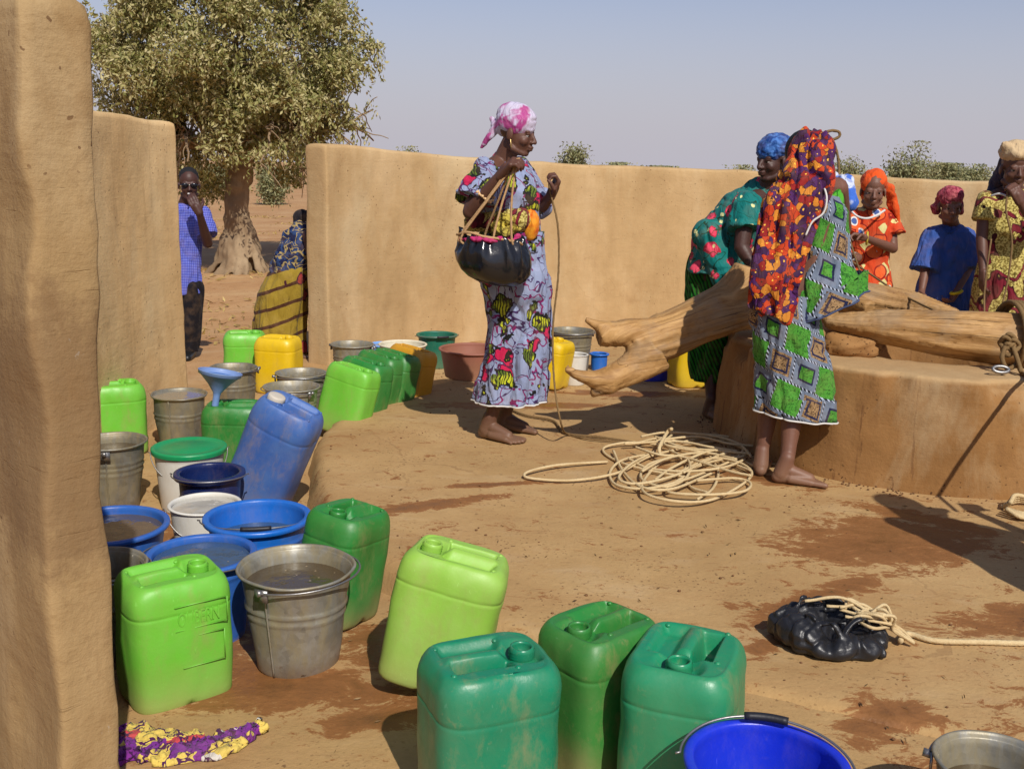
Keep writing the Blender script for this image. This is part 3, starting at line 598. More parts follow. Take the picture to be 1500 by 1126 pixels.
def beam(name, branches, label, voxel=0.011, seed=0):
    mb = MB()
    for k, (pts, rad) in enumerate(branches): log(mb, pts, rad, seed+k*3)
    p0, p1 = np.array(branches[0][0][0]), np.array(branches[0][0][-1]); ax = (p1-p0)/np.linalg.norm(p1-p0)
    e1 = np.cross(ax, [0, 0, 1]); e1 /= np.linalg.norm(e1); e2 = np.cross(ax, e1)
    def uvf(p): d = p-p0; return (float(d @ ax), atan2(float(d @ e2), float(d @ e1))*0.14)
    def disp(p, q):
        d = p-p0; s = float(d @ ax); t = atan2(float(d @ e2), float(d @ e1))
        g = noise.noise(Vector((s*1.5+seed, cos(t)*3.2, sin(t)*3.2))); g2 = noise.noise(Vector((s*2.2, cos(t)*9, sin(t)*9+seed)))
        return 0.010*g+0.012*noise.noise(Vector(p)*7)*(1 if p[0] < .75 else .3)-0.007*max(0, abs(g2)*-1+0.12)/0.12
    o = solid(mb, voxel, name, M_WOOD, None, 2, disp, uvf, off=tuple(p0)); return tag(o, label, 'log', 'beams across the well')
L = lambda *a: [tuple(atd(x, y, d)) for (x, y, d) in a]
beam('wooden_beam', [
    (L((925, 512, 5.12), (945, 504, 5.15), (985, 487, 5.22), (1040, 462, 5.3), (1090, 443, 5.4), (1150, 440, 5.45), (1210, 436, 5.5)), [0.085, 0.118, 0.125, 0.135, 0.15, 0.14, 0.10]),
    (L((1070, 440, 5.36), (1090, 405, 5.36), (1096, 390, 5.36)), [0.12, 0.095, 0.075]),
    (L((965, 492, 5.17), (930, 487, 5.14), (900, 489, 5.12), (876, 492, 5.1)), [0.085, 0.075, 0.065, 0.055]),
    (L((890, 484, 5.1), (872, 476, 5.09), (857, 468, 5.08)), [0.045, 0.025, 0.014]),
    (L((955, 515, 5.12), (925, 540, 5.06), (895, 553, 5.0), (862, 557, 4.98)), [0.115, 0.082, 0.062, 0.036]),
    (L((870, 556, 4.98), (848, 550, 4.98), (828, 539, 4.98)), [0.040, 0.026, 0.014]),
    (L((893, 560, 5.0), (876, 570, 5.0), (866, 579, 4.98)), [0.055, 0.038, 0.020])], 'forked wooden beam slanting down over the apron with a split gnarled end', seed=1)
beam('wooden_beam', [
    (L((1208, 470, 4.98), (1260, 476, 4.95), (1330, 483, 4.9), (1400, 490, 4.85), (1500, 497, 4.8), (1620, 508, 4.75)), [0.03, 0.08, 0.108, 0.124, 0.135, 0.14]),
    (L((1195, 462, 5.0), (1225, 468, 4.98), (1260, 474, 4.95)), [0.015, 0.035, 0.06])], 'thick smooth beam lying lengthwise across the well in front of the children', seed=8)
beam('wooden_beam', [
    (L((1190, 428, 5.9), (1262, 438, 5.8), (1330, 448, 5.7), (1400, 466, 5.55)), [0.07, 0.095, 0.085, 0.05]),
    (L((1235, 440, 5.8), (1275, 452, 5.6)), [0.07, 0.04])], 'shorter beam behind the thick one, below the child in orange', seed=15)

# ------------------------------------------------------------------ trees and bushes
M_BARK = mat_mud('bark', [rgb(104, 84, 64), rgb(136, 114, 88), rgb(168, 146, 116)], 0.3, dark=rgb(92, 74, 56))
M_LEAF = mat_leaf('dusty_leaves', [rgb(92, 98, 48), rgb(128, 128, 68), rgb(156, 150, 90), rgb(178, 168, 112), rgb(198, 188, 140), rgb(146, 128, 84)])
M_LEAF2 = mat_leaf('scrub_leaves', [rgb(106, 112, 74), rgb(140, 142, 98), rgb(164, 160, 118), rgb(120, 122, 84)])
def leaves(name, C_, D_, size, mat, parent, off, asp=0.42, seed=0):
    """C_: leaf centres, D_: leaf axis; one folded four-sided blade each"""
    rs = np.random.default_rng(seed); n = len(C_); D_ = D_/(np.linalg.norm(D_, axis=1)[:, None]+1e-9)
    S = np.cross(D_, rs.normal(size=(n, 3))); S /= np.linalg.norm(S, axis=1)[:, None]+1e-9; N = np.cross(D_, S)
    l = size*rs.uniform(0.6, 1.35, n)[:, None]; wd = l*asp*rs.uniform(.8, 1.2, n)[:, None]
    a = C_-D_*l/2; b = C_+D_*l/2+N*l*0.12; m1 = C_+S*wd/2+N*wd*0.25; m2 = C_-S*wd/2+N*wd*0.25; mid = C_-N*0.0
    V = np.stack([a, m1, b, m2, mid], 1).reshape(-1, 3)-np.array(off)
    i = np.arange(n)*5; F = np.concatenate([np.stack([i, i+1, i+4], 1), np.stack([i+1, i+2, i+4], 1), np.stack([i+2, i+3, i+4], 1), np.stack([i+3, i, i+4], 1)])
    me = bpy.data.meshes.new(name); me.vertices.add(len(V)); me.vertices.foreach_set('co', V.ravel()); me.loops.add(F.size); me.loops.foreach_set('vertex_index', F.ravel().astype(np.int32))
    me.polygons.add(len(F)); me.polygons.foreach_set('loop_start', np.arange(0, F.size, 3, dtype=np.int32)); me.polygons.foreach_set('loop_total', np.full(len(F), 3, dtype=np.int32)); me.update(calc_edges=True); me.validate()
    me.materials.append(mat); o = bpy.data.objects.new(name, me); COL.objects.link(o); o.parent = parent; return o
def big_tree():
    B = ground(352, 408) if False else atz(352, 408, -0.32); D = B.y; B.z = gz(B.x, B.y)-0.02
    root = empty('tree', B); tag(root, 'broad grey-green tree with flared roots standing beyond the gap in the wall', 'tree')
    q = lambda px, py, dd=0: np.array(atd(px, py, D+dd)); mb = MB(); rs = np.random.default_rng(5)
    path = [q(356, 420), q(356, 385), q(350, 345), q(345, 310), q(348, 270), q(352, 240), q(365, 200)]
    V, F, uv = tube(resample(catmull(path, 6), 0.05), np.interp(np.linspace(0, 1, len(resample(catmull(path, 6), 0.05))), [0, .15, .3, .5, .8, 1], [0.25, 0.20, 0.185, 0.175, 0.17, 0.15]), 22, rough=0.3, seed=2); mb.add(V, F)
    for k in range(17):                                 # root flare
        a = k/17*2*pi+rs.uniform(-.12, .12); R = rs.uniform(.30, .50); b = np.array(B); d = np.array([cos(a), sin(a), 0])
        h = rs.uniform(.45, .95)
        pts = [b+d*.12+[0, 0, h], b+d*.24+[0, 0, h*.6], b+d*R*.66+[rs.uniform(-.06, .06), rs.uniform(-.06, .06), .2], b+d*R*.9+[0, 0, .05], b+d*(R+.12)+[0, 0, -.09]]
        P = resample(catmull(pts, 5), .04); V, F, uv = tube(P, np.linspace(.075, .04, len(P)), 10, rough=.5, seed=k); mb.add(V, F)
    solid(mb, 0.028, 'trunk', M_BARK, root, 1, lambda p, n: 0.03*fbm(p[0], p[1], p[2], 5, 3), off=tuple(B))
    # limbs
    br = MB(); tips = []; crown = q(338, 90, 0); cz = crown[2]
    def grow(p, d, r, L_, lvl):
        pts = [p]; dd = d.copy()
        for s in range(4): dd = dd+rs.normal(size=3)*0.22+np.array([0, 0, 0.05 if lvl < 2 else -0.16]); dd /= np.linalg.norm(dd); pts.append(pts[-1]+dd*L_/4)
        P = catmull(pts, 3); V, F, uv = tube(P, np.linspace(r, r*.55, len(P)), 7 if lvl < 2 else 5, cap=False); br.add(V, F)
        if lvl >= 3: return
        for k in range([5, 4, 2][lvl]):
            t = rs.integers(len(P)//3, len(P)); nd_ = dd+rs.normal(size=3)*0.75; nd_ /= np.linalg.norm(nd_); grow(P[t], nd_, r*.5, L_*rs.uniform(.6, .85), lvl+1)
        tips.append(P[len(P)//2:])
    b0 = q(352, 238)
    for k in range(9):
        a = k/9*2*pi+rs.uniform(-.3, .3); el = rs.uniform(.25, 1.1); grow(b0+np.array([0, 0, rs.uniform(-.1, .5)]), np.array([cos(a)*cos(el), sin(a)*cos(el), sin(el)]), .085, 1.0, 0)
    br.build('limb', M_BARK, root, off=tuple(B))
    # foliage clumps hang from a broad uneven dome
    C_ = []; D_ = []; e = crown
    outline = []                                        # clumps: centre + radius
    for k in range(300):
        u = rs.normal(size=3); u /= np.linalg.norm(u); rad = rs.uniform(.45, 1.0)**.5
        c = e+u*np.array([1.70, 1.75, 1.55])*rad+np.array([0, 0, 0.25]); outline.append((c, rs.uniform(.18, .38)))
    for px, py, dd, r in [(160, 60, 0, .4), (170, 130, 0, .45), (165, 165, -.2, .4), (200, 175, -.3, .4), (240, 205, 0, .4), (262, 245, .3, .35), (285, 262, 0, .36), (300, 232, -.6, .4), (330, 215, -1, .4), (385, 200, -1, .4), (418, 215, -.5, .38), (430, 245, .3, .34), (425, 262, .4, .22), (455, 200, 0, .38), (480, 175, 0, .34), (505, 165, 0, .26), (520, 180, 0, .16), (510, 120, 0, .38), (525, 75, 0, .3), (540, 68, 0, .13), (556, 66, 0, .07), (505, 40, 0, .4), (480, 5, 0, .4), (440, 150, -1, .45), (520, 150, 0, .2), (300, 275, .4, .3), (275, 225, .6, .4), (395, 232, .6, .42), (320, 262, .9, .4), (352, 225, 1.0, .5)]:
        outline.append((q(px, py, dd), r))
    for (c, r) in outline:
        n = int(760*(r/.4)**2); u = rs.normal(size=(n, 3)); u /= np.linalg.norm(u, axis=1)[:, None]; p = c+u*(r*rs.uniform(.25, 1.0, n)**.6)[:, None]*np.array([1, 1, .85])
        C_.append(p); D_.append(u*0.5+np.array([0, 0, -0.35])+rs.normal(size=(n, 3))*.7)
        if rs.random() < .9:                            # drooping sprays
            for s in range(3):
                a = rs.uniform(0, 2*pi); m = 20; t = np.linspace(0, 1, m)[:, None]; st = c+np.array([cos(a)*r*.8, sin(a)*r*.8, 0])
                p = st+np.hstack([cos(a)*.12*t, sin(a)*.12*t, -rs.uniform(.3, .55)*t**1.3])+rs.normal(size=(m, 3))*.022; C_.append(p); D_.append(np.tile([0, 0, -1.], (m, 1))+rs.normal(size=(m, 3))*.5)
    C_ = np.concatenate(C_); D_ = np.concatenate(D_)
    keep = np.array([noise.noise(Vector(c)*1.9) > -0.20 for c in C_]); C_, D_ = C_[keep], D_[keep]
    leaves('crown', C_, D_, 0.070, M_LEAF, root, B, seed=3); print('leaves', len(C_))
big_tree()
def bush(px0, px1, ytop, D, label, seed, dens=1.0, mat=None, name='bush', cat='bush', twiggy=True, zb=-0.3):
    c = atd((px0+px1)/2, ytop, D); w_ = (px1-px0)/2*D/1500; H = c.z-zb; rs = np.random.default_rng(seed)
    root = empty(name, (c.x, c.y, zb)); tag(root, label, cat, 'scrub beyond the yard wall'); B = np.array([c.x, c.y, zb]); mb = MB(); C_ = []; D_ = []
    st = max(10, int(20*w_)); w_ *= 1.0
    for k in range(st):
        a = rs.uniform(0, 2*pi); d = np.array([cos(a)*w_*rs.uniform(.2, 1), sin(a)*w_*.6, H*rs.uniform(.6, 1.0)*(1-.25*rs.random())]); P = catmull([B+d*[.1, .1, 0], B+d*[.35, .35, .5]+rs.normal(size=3)*.08, B+d], 4)
        V, F, uv = tube(P, np.linspace(.06*H/3, .015, len(P)), 5, cap=False); mb.add(V, F)
        for t in range(3, len(P)):
            n = int(80*dens); cl = P[t]+rs.normal(size=3)*.12*w_/1.2; p = cl+rs.normal(size=(n, 3))*np.array([.2, .2, .16])*D/40; p[:, 2] = np.clip(p[:, 2], zb, c.z+0.1); C_.append(p); D_.append(rs.normal(size=(n, 3)))
    mb.build('stem', M_BARK, root, off=B); leaves('foliage', np.concatenate(C_), np.concatenate(D_), 0.13*D/45, mat or M_LEAF2, root, B, seed=seed, asp=.5)
bush(824, 862, 212, 46, 'small round-topped tree just above the wall, right of the woman with the black pouch', 1, 1.6)
bush(896, 918, 241, 70, 'tiny bush tip peeping over the wall right of the round-topped tree', 2)
bush(594, 608, 218, 50, 'tiny pale bush tip above the wall between the big tree and the woman', 3, .5)
bush(1074, 1098, 245, 60, 'low pale bush above the wall left of the blue headscarf', 4, .6)
bush(1222, 1264, 220, 42, 'leaning wispy shrub right of the rope loop', 5, .8)
bush(1296, 1368, 212, 34, 'largest twiggy shrub on the skyline above the child in blue', 6, 1.3)
bush(1364, 1452, 243, 60, 'long low green bush at the right end of the wall top', 7, 1.7)
bush(945, 985, 246, 75, 'low faint scrub just showing above the middle of the wall', 8, 1.0)
bush(372, 420, 238, 40, 'yellowish scrub seen through the gap to the right of the trunk', 9, 1.1)
bush(300, 345, 244, 60, 'faint scrub seen through the gap to the left of the trunk', 12, 0.8)
# dry litter and tufts beyond the gate: nobody could count it
def litter():
    rs = np.random.default_rng(9); n = 2600; P = []
    while len(P) < n:
        x, y = rs.uniform(-8, -1), rs.uniform(8.5, 30)
        if hypot(x-WC.x, y-WC.y) > 5.0 and noise.noise(Vector((x*.5, y*.3, 0))) > .05: P.append((x, y, gz(x, y)+.02))
    o = leaves('dry_grass', np.array(P), rs.normal(size=(n, 3))*[1, 1, .4], 0.10, mat_leaf('dry', [rgb(170, 140, 80), rgb(200, 176, 110), rgb(140, 110, 64)]), None, (0, 0, 0), asp=.3, seed=4); o['kind'] = 'stuff'; tag(o, 'scattered dry grass and leaf litter on the red earth beyond the gap', 'grass')
litter()
def straw():
    rs = np.random.default_rng(29); P = []
    while len(P) < 420:
        x, y = rs.uniform(-1.6, 3.6), rs.uniform(1.7, 8.6); r = hypot(x-WC.x, y-WC.y)
        if 1.12 < r < 4.1 and noise.noise(Vector((x*.9, y*.9, 4))) > -.1: P.append((x, y, surf(x, y)+.006))
    D_ = rs.normal(size=(len(P), 3))*[1, 1, .08]
    o = leaves('straw', np.array(P), D_, 0.022, mat_leaf('straw_bits', [rgb(92, 66, 40), rgb(150, 120, 76), rgb(70, 46, 28), rgb(190, 164, 112)]), None, (0, 0, 0), asp=.22, seed=14); o['kind'] = 'stuff'; tag(o, 'bits of straw and chaff scattered over the apron', 'straw')
straw()
def pebbles():
    rs = np.random.default_rng(19); mb = MB()
    for k in range(1500):
        a = rs.uniform(0, 2*pi); r = (PR+rs.uniform(-.35, .35)) if k % 2 else rs.uniform(1.08, 1.17); 
        if k % 2 and rs.random() < .6: r = rs.uniform(1.3, 4.1)
        x, y = WC.x+r*cos(a), WC.y+r*sin(a); s = rs.uniform(.002, .0065); z = 0.0 if r < PR-.05 else gz(x, y)
        V, F = ico((x, y, z+s*.4), (s, s*.8, s*.6), 6); mb.add(V, F)
    o = mb.build('grit', mat_simple('grit_stone', rgb(112, 78, 50), .9), None); tag(o, 'scattered grit and small stones on the apron', 'grit', kind='stuff')
pebbles()
# ================================================================== CONTAINERS
def jerrycan(name, label, loc, yaw, L_=0.29, W_=0.235, H=0.37, mat=None, tilt=(0, 0), cap=None, seam=0.77, spout_mat=None, seed=0, mirror=False, emboss=False, group='jerrycans around the well', round_=4.5, deep=0.055):
    """plastic can: rounded-square body, handle bar between a deep and a shallow well, threaded spout"""
    root = empty(name, loc, (tilt[0], tilt[1], yaw)); root.rotation_mode = 'XYZ'
    Rz = Matrix.Rotation(yaw, 4, 'Z'); tl = Matrix.Rotation(tilt[1], 4, 'Y') @ Matrix.Rotation(tilt[0], 4, 'X')
    root.rotation_euler = (tl @ Rz).to_euler()
    tag(root, label, 'jerrycan', group)
    n = 128; a = np.linspace(0, 2*pi, n, endpoint=False); ca, sa = np.cos(a), np.sin(a)
    rad = 1/((np.abs(ca)**round_+np.abs(sa)**round_)**(1/round_)); ux, uy = ca*rad, sa*rad
    sg = -1 if mirror else 1
    prof = [(0.0, .80), (0.0, .88), (.008, .93), (.022, .965), (.045, .985), (.09, .992), (.18, 1.0), (.30, 1.004), (.45, 1.006), (.60, 1.004), (seam-.03, 1.0), (seam-.007, .999), (seam, .988), (seam+.007, .999), (seam+.03, 1.0), (.86, .992), (.90, .975), (.935, .945), (.962, .905), (.98, .87), (.993, .83), (.998, .79)]
    V = []; rs = random.Random(seed)
    for (h, s) in prof:
        for j in range(n):
            x, y = ux[j]*L_/2*s, uy[j]*W_/2*s; z = h*H
            if h == 0.0 or h < .03:                     # foot grooves
                z += 0.010*max(0, 1-abs(x)/0.03)*(1 if abs(y) > W_*.3 else 0)+0.010*max(0, 1-abs(y)/0.03)*(1 if abs(x) > L_*.3 else 0)
            d = 0.006*noise.noise(Vector((x*9+seed, y*9, z*7)))+0.0025*noise.noise(Vector((x*26, y*26+seed, z*20)))
            f = 1+d/0.12*(0.3+0.7*min(1, h*6)); V.append((x*f, y*f, z))
    def topz(x, y):
        z = 0.998*H; u, v = x, y*sg
        def boxm(cx, cy, hx, hy, sft): return sstep(sft, -sft, max(abs(u-cx)-hx, abs(v-cy)-hy))
        hx0, hx1 = -L_*.34, L_*.13; cx, hx = (hx0+hx1)/2, (hx1-hx0)/2
        z -= deep*boxm(cx, -W_*.155, hx*.9, W_*.075, .008)
        z -= 0.020*boxm(cx, W_*.20, hx, W_*.10, .012)
        z += 0.008*boxm(cx, 0.0, hx*1.05, W_*.05, .012)
        r = hypot(u-L_*.27, v*1.0); z -= 0.022*sstep(.062, .030, r)
        z -= 0.010*sstep(.0, .5, max(0, u/L_-.1))*0.6
        z += 0.0022*noise.noise(Vector((x*14+seed, y*14, 3)))
        return z
    K = 46
    for k in range(1, K):
        s = .79*(1-k/K)
        for j in range(n): x, y = ux[j]*L_/2*s, uy[j]*W_/2*s; V.append((x, y, topz(x, y)))
    V.append((0, 0, topz(0, 0))); nr = len(prof)+K-1; F = gridfaces(nr, n); c = len(V)-1; F += [(c, (nr-1)*n+j, (nr-1)*n+(j+1) % n) for j in range(n)]; F.append(tuple(range(n-1, -1, -1)))
    mb = MB(); mb.add(V, F)
    for (x, y) in ((-.36, -.28), (-.36, .28), (.14, .30), (.14, -.30)):
        q = ico((x*L_, y*W_, topz(x*L_, y*W_)-0.001), (.007, .007, .005), 10); mb.add(*q)
    if emboss:                                          # raised maker's panel, worn almost smooth
        yf = -W_/2*1.008
        def bar(x0, x1, z0, z1, t=.0015): mb.add(*box(((x0+x1)/2, yf, (z0+z1)/2), (x1-x0, t*2, z1-z0)))
        for (x0, x1, z0, z1) in ((-.035, .108, .232, .300), (-.018, .098, .122, .208)):
            for z in (z0, z1): bar(x0, x1, z, z+.0026)
            bar(x1, x1+.0026, z0, z1+.0026)
        for s, (x, z, sz) in {'OUBERN': (-.028, .245, .043), 'V': (0.012, .160, .020)}.items():
            cu = bpy.data.curves.new('t', 'FONT'); cu.body = s; cu.size = sz; cu.extrude = .0009; cu.bevel_depth = .0004; to = bpy.data.objects.new('t', cu); COL.objects.link(to)
            me = bpy.data.meshes.new_from_object(to.evaluated_get(bpy.context.evaluated_depsgraph_get())); tv = np.array([v.co[:] for v in me.vertices]); tf = [tuple(p.vertices) for p in me.polygons]
            bpy.data.objects.remove(to); mb.add(np.stack([tv[:, 0]*.68+x, yf-tv[:, 2]*1.0, tv[:, 1]*1.25+z], 1), tf); bpy.data.meshes.remove(me)
    mb.build('body', mat, root)
    # neck
    sx, sy = L_*.27, 0.0; z0 = topz(sx, 0)-.004; sm = spout_mat or mat
    if cap is None:
        pr = [(.031, 0), (.031, .004), (.0265, .007), (.0265, .010)]+[(0.0265+(.0026 if k % 2 else 0), .012+k*.0032) for k in range(6)]+[(.0255, .032), (.0255, .036), (.0215, .036), (.0208, .030), (.0205, .004), (.001, .002)]
        V, F = lathe(pr, 36); V = V+np.array([sx, sy, z0]); mk('spout', V, F, sm, root)
        V, F = lathe([(.0204, .006), (.001, .006)], 24); mk('spout_shade', V+np.array([sx, sy, z0]), F, M_DARK, root)  # black disc paints the shade inside the open neck
    else:
        pr = [(.030, 0), (.030, .006), (.036, .007), (.037, .010), (.037, .030), (.034, .034), (.022, .035), (.001, .0345)]
        V, F = lathe(pr, 48, lambda r, z, t: np.full(48, r)+(0.0010*np.cos(t*24) if .008 < z < .032 else 0)); mk('cap', V+np.array([sx, sy, z0]), F, cap, root)
    return root
M_DARK = mat_simple('hollow_shade', (0.012, 0.014, 0.010), .8, var=.2)  # flat near-black, shade put in as colour inside the spouts
M_GALV = mat_galv('galvanised'); M_GALV2 = mat_galv('galvanised_dull', 0.72); M_WIRE = mat_simple('wire', (0.30, 0.29, 0.28), .4, .8)
M_WATER = mat_water('murky_water', rgb(84, 70, 50)); M_WATER2 = mat_water('blue_tinted_water', rgb(56, 84, 116)); M_GRIP = mat_simple('grip', (0.015, 0.015, 0.02), .5)  # M_WATER2 is water with a plain blue tint, for the blue buckets
def vessel(kind, label, c, r, H, mat, rb=None, water=None, wlev=0.8, yaw=0.0, name='bucket', cat='bucket', group='buckets around the well', handle='down', hmat=None, grip=None, tilt=(0, 0), ribs=(), dents=0.0, lid=None, lip=0.012, squash=0.0, hside=1, hang=1.25, seam=True, wmat=None, seed=0):
    """c: foot of the vessel; r: rim radius; handle: 'down' (lying along the rim), 'up', 'front', None"""
    rb = rb or r*.7; root = empty(name, c); tl = Matrix.Rotation(tilt[1], 4, 'Y') @ Matrix.Rotation(tilt[0], 4, 'X'); root.rotation_euler = (tl @ Matrix.Rotation(yaw, 4, 'Z')).to_euler()
    tag(root, label, cat, group); th = .0025 if kind == 'galv' else .004; zf = .022 if kind == 'galv' else .004
    out = [(rb*.98, 0.0), (rb, .003)]; ns = 44
    R = lambda h: lerp(rb, r-lip, h)
    for i in range(1, ns+1):
        h = i/ns; x = R(h); 
        for (hc, amp, wdt) in ribs: x += amp*exp(-((h-hc)/wdt)**2)
        out.append((x, h*(H-lip*.6)))
    if kind == 'galv': rim = [(r-.004, H-.008), (r, H-.004), (r+.002, H), (r-.001, H+.004), (r-.006, H+.003), (r-.008, H-.003)]
    else: rim = [(r-.003, H-lip*1.05), (r-.001, H-lip*.9), (r, H-lip*.5), (r-.001, H-.002), (r-.006, H), (r-lip-.003, H-.001), (r-lip-.007, H-.006)]
    inn = [(R(h)-th, h*(H-lip*.6)) for h in np.linspace(.96, zf/H, 20)]+[(rb-th-.004, zf), (.001, zf)]
    n = 72
    def fn(rr, z, t):
        q = np.full(n, rr); h = z/H
        if dents: q = q+dents*np.array([noise.noise(Vector((cos(x)*1.7+seed, sin(x)*1.7, z*7))) for x in t])*min(1, h*3+.3)
        if squash: q = q*(1+squash*h*np.cos(2*(t-seed)))
        return q
    V, F = lathe(out+rim+inn, n, fn); F = F+[tuple(range(n-1, -1, -1))]
    mb = MB(); mb.add(V, F)
    if kind == 'galv' and seam:
        for a in (0.0, pi):
            pts = [((R(h)+.002)*cos(a), (R(h)+.002)*sin(a), h*(H-.006)) for h in np.linspace(0.01, .98, 14)]; V, F, uv = tube(pts, .0028, 6); mb.add(V, F)
    mb.build('body', mat, root)
    if water is not None:
        rw = R(wlev)-th-.001; t = np.linspace(0, 2*pi, n, endpoint=False); rings = [np.stack([rw*s*np.cos(t)*(1+squash*wlev*np.cos(2*(t-seed))), rw*s*np.sin(t)*(1+squash*wlev*np.cos(2*(t-seed))), np.full(n, wlev*H)], 1) for s in (1, .6, .3, .05)]
        V, F = loft(rings, False, True); mk('water', V, [f for f in F], water, root)
    hm = hmat or M_WIRE
    if handle:
        za = H-.016 if kind == 'galv' else H-.010; ra = r+.004
        if kind == 'galv':                              # ears at the seams
            for s in (1, -1):
                eb = MB()
                eb.add(*box((s*(ra-.004), 0, H-.026), (.006, .042, .036))); V, F, uv = tube([(s*(ra-.006), 0, za), (s*(ra+.014), 0, za+.003)], .009, 10); eb.add(V, F)
                eb.build('ear', M_WIRE, root)
        hb = MB(); pts = []
        ang = {'down': radians(4), 'front': radians(-38), 'up': radians(90), 'half': radians(12)}[handle]
        if handle == 'front': ang = radians(-50)
        for t in np.linspace(0, pi, 25):
            x = ra*1.02*cos(t); q = ra*hang/1.25*1.06*sin(t); pts.append((x, -hside*q*cos(ang), za+q*sin(ang)))
        pts = [(pts[0][0]+.008, 0, za)]+pts+[(pts[-1][0]-.008, 0, za)]
        V, F, uv = tube(resample(catmull(pts, 3), .012), .0032 if kind == 'galv' else .0026, 8); hb.add(V, F); h_o = hb.build('handle', hm, root)
        if grip:
            seg = [p for p in pts if abs(p[0]) < ra*.30]; V, F, uv = tube(resample(catmull(seg, 4), .01), .0085, 12); mk('grip', V, F, grip, h_o)
    if lid is not None:
        pr = [(r+.004, H-.016), (r+.006, H-.004), (r+.006, H+.003), (r+.001, H+.007), (r-.008, H+.007), (r-.014, H+.002), (r*.62, H+.001), (r*.58, H+.004), (.001, H+.004)]
        V, F = lathe(pr, n); mk('lid', V, F, lid, root)
    return root
# colours
P_LIME = mat_plastic('lime_plastic', rgb(104, 186, 52), .38, .7, rgb(116, 184, 74)); P_LIME2 = mat_plastic('faded_lime_plastic', rgb(138, 188, 66), .42, .6, rgb(158, 190, 100))
P_GREEN = mat_plastic('green_plastic', rgb(24, 118, 44), .34, .7, rgb(46, 138, 66)); P_TEAL = mat_plastic('teal_green_plastic', rgb(0, 120, 86), .30, .75, rgb(22, 136, 96))
P_TEAL2 = mat_plastic('sea_green_plastic', rgb(8, 132, 88), .30, .7, rgb(22, 136, 96)); P_DKGREEN = mat_plastic('deep_green_plastic', rgb(34, 118, 48), .36, .85, rgb(48, 130, 52))
P_YEL = mat_plastic('yellow_plastic', rgb(216, 178, 8), .36, .35, rgb(222, 190, 40)); P_ORANGE = mat_plastic('amber_plastic', rgb(196, 140, 18), .4, .5, rgb(200, 150, 50))
P_BLUE = mat_plastic('blue_can_plastic', rgb(44, 90, 162), .42, .8, rgb(86, 124, 178)); P_BLUEB = mat_plastic('bright_blue_plastic', rgb(16, 98, 190), .33, .25, rgb(40, 112, 196), dirtz=.02)
P_BLUE2 = mat_plastic('basin_blue_plastic', rgb(28, 90, 176), .35, .3, rgb(54, 110, 184), dirtz=.02); P_ROYAL = mat_plastic('royal_blue_plastic', rgb(14, 44, 196), .3, .18, rgb(30, 60, 196), dirtz=.02)
P_NAVY = mat_plastic('navy_plastic', rgb(12, 30, 82), .22, .2, rgb(24, 50, 100), dirtz=.02); P_SKY = mat_plastic('sky_blue_plastic', rgb(112, 160, 222), .4, .2, rgb(130, 172, 222), dirtz=.02)
P_WHITE = mat_plastic('white_plastic', rgb(214, 212, 204), .4, .35, rgb(204, 200, 188), dirtz=.12); P_CREAM = mat_plastic('cream_plastic', rgb(222, 214, 188), .45, .4, rgb(206, 198, 168))
P_LIDG = mat_plastic('green_lid_plastic', rgb(10, 140, 84), .35, .2, rgb(30, 150, 98)); P_BASG = mat_plastic('dark_green_plastic', rgb(6, 100, 80), .38, .3, rgb(24, 112, 92)); P_RED = mat_plastic('worn_maroon_plastic', rgb(136, 62, 58), .5, .6, rgb(156, 92, 84), dirtz=.3)
P_CAP = mat_plastic('grey_white_plastic', rgb(196, 188, 172), .5, .5)
T_ = radians
ZC = 0.38                                               # can height used for the survey
def can(px, py, **k):
    H = k.get('H', .37); return dict(loc=top(px, py, H), **k)
jerrycan('jerrycan', 'bright lime green jerrycan with raised lettering, nearest the left wall end', top(250, 833, .36)+Vector((0, 0, -.004)), T_(38), mat=P_LIME, H=.36, L_=.28, W_=.235, emboss=True, seed=1)
jerrycan('jerrycan', 'dark green dusty jerrycan leaning behind the water-filled grey bucket', top(509, 757, .36)+Vector((-.045, .02, .015)), T_(-118), mat=P_GREEN, H=.365, L_=.25, W_=.215, tilt=(T_(-2), T_(8)), seed=2)
jerrycan('jerrycan', 'faded yellow-green jerrycan leaning to the right', top(662, 828, .355)+Vector((-.055, 0, .027)), T_(172), mat=P_LIME2, H=.37, L_=.29, W_=.23, tilt=(T_(-2), T_(12)), seed=3)
jerrycan('jerrycan', 'teal jerrycan, leftmost of the three at the bottom edge', top(722, 955, .375)+Vector((-.008, -.01, 0)), T_(22), mat=P_TEAL, H=.375, L_=.28, W_=.235, seed=4, seam=.74)
jerrycan('jerrycan', 'dull grass-green jerrycan standing between the two teal ones', top(880, 922, .365)+Vector((.004, .05, 0)), T_(222), mat=P_DKGREEN, H=.365, L_=.265, W_=.215, seed=5, mirror=True)
jerrycan('jerrycan', 'sea-green jerrycan with its open spout towards the viewer, next to the royal blue bucket', top(1002, 948, .375)+Vector((.008, 0, 0)), T_(-112), mat=P_TEAL2, H=.375, L_=.29, W_=.245, seed=6, mirror=True)
jerrycan('jerrycan', 'green jerrycan with a blue funnel standing in its neck', top(343, 590, .37), T_(185), mat=P_GREEN, H=.37, L_=.29, W_=.22, seed=7)
jerrycan('jerrycan', 'scuffed tall blue jerrycan with a white screw cap, leaning right among the buckets', top(427, 598, .48)+Vector((-.175, 0, .05)), T_(170), mat=P_BLUE, H=.50, L_=.29, W_=.235, tilt=(T_(6), T_(23)), cap=P_CAP, seed=8, round_=3.2, mirror=True)
jerrycan('jerrycan', 'lime jerrycan standing against the left wall behind the grey bucket', top(168, 560, .37), T_(30), mat=P_LIME, H=.37, L_=.28, seed=9)
